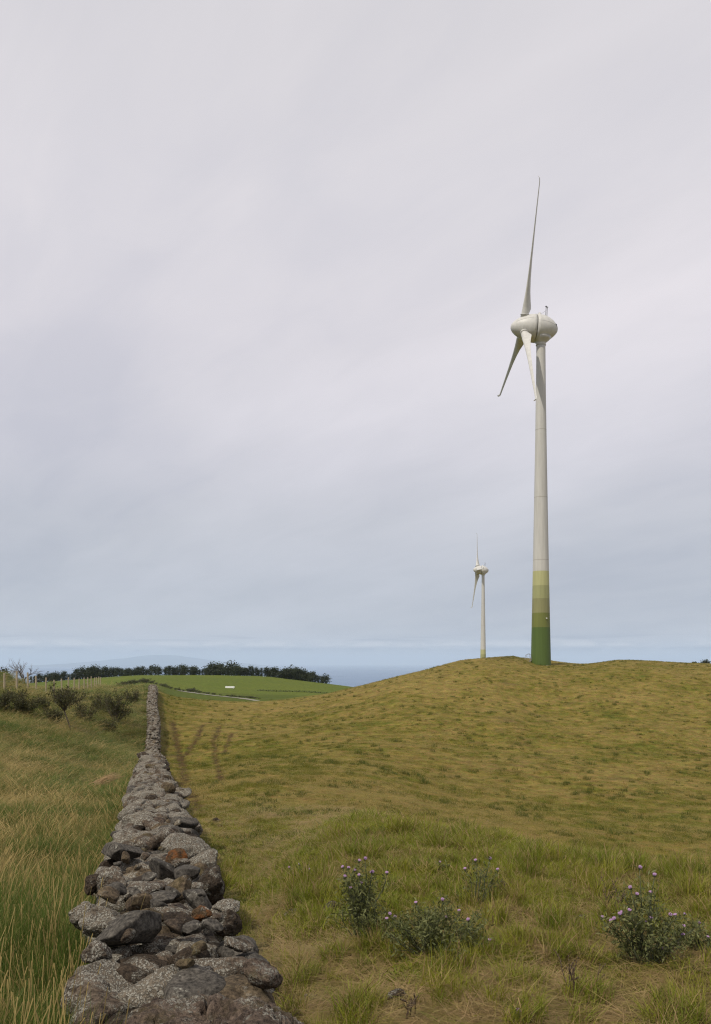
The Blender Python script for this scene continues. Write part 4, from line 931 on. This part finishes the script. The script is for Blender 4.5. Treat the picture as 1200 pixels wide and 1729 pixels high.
# thistles
fl_proto = None
def flower(parent, loc, s_, tilt):
    global fl_proto
    if fl_proto is None:
        mb = MB(); mb.lathe([(-.014,.004),(-.010,.011),(0,.0135),(.008,.011),(.012,.009)], 12)
        r_ = random.Random(1)
        for k_ in range(26):
            a_ = r_.uniform(0, 2*PI); z = r_.uniform(-.008,.006); c = Vector((math.cos(a_)*.012, math.sin(a_)*.012, z)); mb.tube([c, c*1.0 + Vector((math.cos(a_)*.009, math.sin(a_)*.009, .005))], [.0014,.0003], 3, cap=False)
        me_b = mb.build('flower', m_bract, parent)
        mb = MB()
        for k_ in range(120):
            a_ = r_.uniform(0, 2*PI); u = math.sqrt(r_.random()); d = Vector((math.cos(a_)*u*.95, math.sin(a_)*u*.95, 1.1 - .55*u)).normalized()
            mb.tube([Vector((math.cos(a_)*u*.008, math.sin(a_)*u*.008, .008)), Vector((0,0,.008)) + d*r_.uniform(.017,.025)], [.0012,.0016], 3)
        mb.build('petals', m_flower, me_b); fl_proto = me_b; o = me_b
    else: o = copy_tree(fl_proto, parent)
    o.location = loc; s_ *= .64; o.scale = (s_, s_, s_); o.rotation_euler = tilt
def thistle(px, row, wpx, hpx, seed, label, flowers, nst=14, nleaf=900, leaf=.036):
    x, y = unproject(px, row); k_ = y / FP; z0 = gz(x, y); r_ = random.Random(seed); h_ = hpx*k_; w_ = wpx*k_
    T = empty('thistle', (x, y, z0), label, 'thistle', 'thistles in the near pasture')
    mb = MB(); tips = []
    targets = [((fx-px)*k_, r_.uniform(-.12,.12), (row-fy)*k_ + (z0 - P(y, row))*0) for fx, fy, s_ in flowers]
    for q in targets:
        a0 = Vector((q[0]*.12+r_.gauss(0,.02), r_.gauss(0,.03), 0)); a1 = Vector((q[0]*.55, q[1]*.5, q[2]*.6)); a2 = Vector(q)
        pts = [a0, a0.lerp(a1,.5)+Vector((r_.gauss(0,.012),0,0)), a1, a1.lerp(a2,.5)+Vector((r_.gauss(0,.012),0,.01)), a2]
        mb.tube(pts, [.006,.0055,.0045,.0032,.0025], 5)
        for i in range(60): t_ = r_.uniform(.15,1)**.8*4; i0 = min(3, int(t_)); tips.append(tuple(pts[i0].lerp(pts[i0+1], t_-i0)))
    for k2 in range(nst):
        a_ = r_.uniform(0, 2*PI); rr2 = w_*.5*math.sqrt(r_.random()); hh = h_*r_.uniform(.35,.9)*(1-.35*(rr2/(w_*.5))**2)
        branching(r_, mb, (math.cos(a_)*rr2*.2, math.sin(a_)*rr2*.2, 0), (math.cos(a_)*rr2, math.sin(a_)*rr2*.8, hh), math.hypot(rr2, hh)*.7, .0048, 2, tips, .38, .02, (2, 4), .5)
    mb.build('stem', m_stem, T)
    P_ = []
    for i in range(int(nleaf * .85)):
        c = r_.choice(tips); P_.append((c[0]+r_.gauss(0,.025), c[1]+r_.gauss(0,.025), max(.01, c[2]+r_.gauss(0,.022))))
    v, f, a_ = leaves(P_, leaf, seed, .28, .1); mesh_obj('leaves', v, f, m_thl, T, False, {'tone': ('FLOAT', a_)})
    for q, (fx, fy, s_) in zip(targets, flowers): flower(T, Vector(q) + Vector((0,0,.012)), s_, (r_.gauss(.25,.35), r_.gauss(0,.35), 0))
g = lambda x, y: (480 + x/3.158, 1400 + y/3.158)
h2 = lambda x, y: (820 + x/3.158, 1400 + y/3.158)
thistle(612, 1590, 105, 130, 41, 'tallest thistle of the middle pair, many flower heads, left one', [g(*q)+(1.15,) for q in ((430,162),(400,246),(320,250),(340,235),(397,183),(358,383),(352,330),(545,240),(410,308),(467,240),(370,240),(314,220),(466,256))], 22, 3200)
thistle(728, 1612, 165, 105, 42, 'broad low thistle clump right of the tallest one', [g(*q)+(1.1,) for q in ((703,402),(835,352),(927,427),(975,468),(868,484),(547,490),(588,490),(555,430),(1090,588))], 30, 3900)
thistle(808, 1530, 55, 85, 43, 'slender sparse thistle standing behind the broad clump', [g(*q)+(1.2,) for q in ((1010,165),(1097,175),(1128,218),(963,225))], 5, 500)
thistle(1088, 1632, 130, 140, 44, 'rounded thistle bush at the right with bare stems at its foot', [h2(*q)+(1.15,) for q in ((768,323),(808,368),(900,375),(745,433),(860,477),(683,444),(707,441),(660,466),(652,486),(620,490),(888,543),(1068,548),(1043,576),(932,648),(832,228),(888,253),(982,455),(1008,492))], 24, 3300)
thistle(1178, 1610, 60, 70, 45, 'faded thistle at the extreme right edge of the view', [h2(*q)+(.9,) for q in ((1120,505),(1055,470),(1150,570))], 8, 800)
thistle(516, 1500, 40, 40, 46, 'small faint thistle behind the rocks, left of the middle pair', [g(*q)+(1.0,) for q in ((75,208),(135,218),(25,215))], 5, 420)
thistle(742, 1476, 26, 22, 47, 'tiny lone thistle in grass far behind the broad clump', [(741,1459,1.0)], 3, 150)
thistle(872, 1735, 30, 22, 48, 'low thistle bloom in the bottom foreground grass', [(873,1720,1.35)], 3, 120)
# dead upright weed stalks in the foreground
for i, (px, row, hpx, lb) in enumerate(((968,1690,75,'dry brown weed stalks standing in the right foreground grass'), (1032,1560,66,'dark dead stem left of the right hand thistle bush'), (845,1512,26,'short dark dead stalk right of the slender thistle'), (690,1722,40,'thin dead stalks in the bottom middle grass'))):
    x, y = unproject(px, row); h_ = hpx/FP*y; r_ = random.Random(60+i); mb = MB(); tips = []
    for k_ in range(6): branching(r_, mb, (r_.gauss(0,.03), r_.gauss(0,.03), 0), (r_.gauss(0,.15), r_.gauss(0,.15), 1), h_*.8, .004, 1, tips, .35, 0, (2,3), .4)
    for q in tips: mb.lathe([(-.008,.001),(0,.005),(.008,.001)], 5, 'Z', q)
    o = mb.build('dead_weed', simple('dead_weed_stalk', (.10,.070,.045), .9, .3, 30)); o.location = (x, y, gz(x, y)); tag(o, lb, 'weed')

# ------------------------------------------------------------------ air
m_haze = bpy.data.materials.new('haze'); m_haze.use_nodes = True; t = m_haze.node_tree; t.nodes.clear()
vol = N(t, 'ShaderNodeVolumePrincipled'); vol.inputs['Color'].default_value = (.76, .89, 1.0, 1); vol.inputs['Density'].default_value = 5.0e-5; vol.inputs['Anisotropy'].default_value = 0.0
mo = N(t, 'ShaderNodeOutputMaterial'); t.links.new(vol.outputs[0], mo.inputs['Volume'])
HB = 70000.0; m = MB(); m.box((0, 0, (-262 + 450) / 2), (2*HB, 2*HB, 262 + 450)); o = m.build('haze', m_haze, smooth=False); tag(o, kind='stuff')
print('trees', tn, 'stones', n_st)
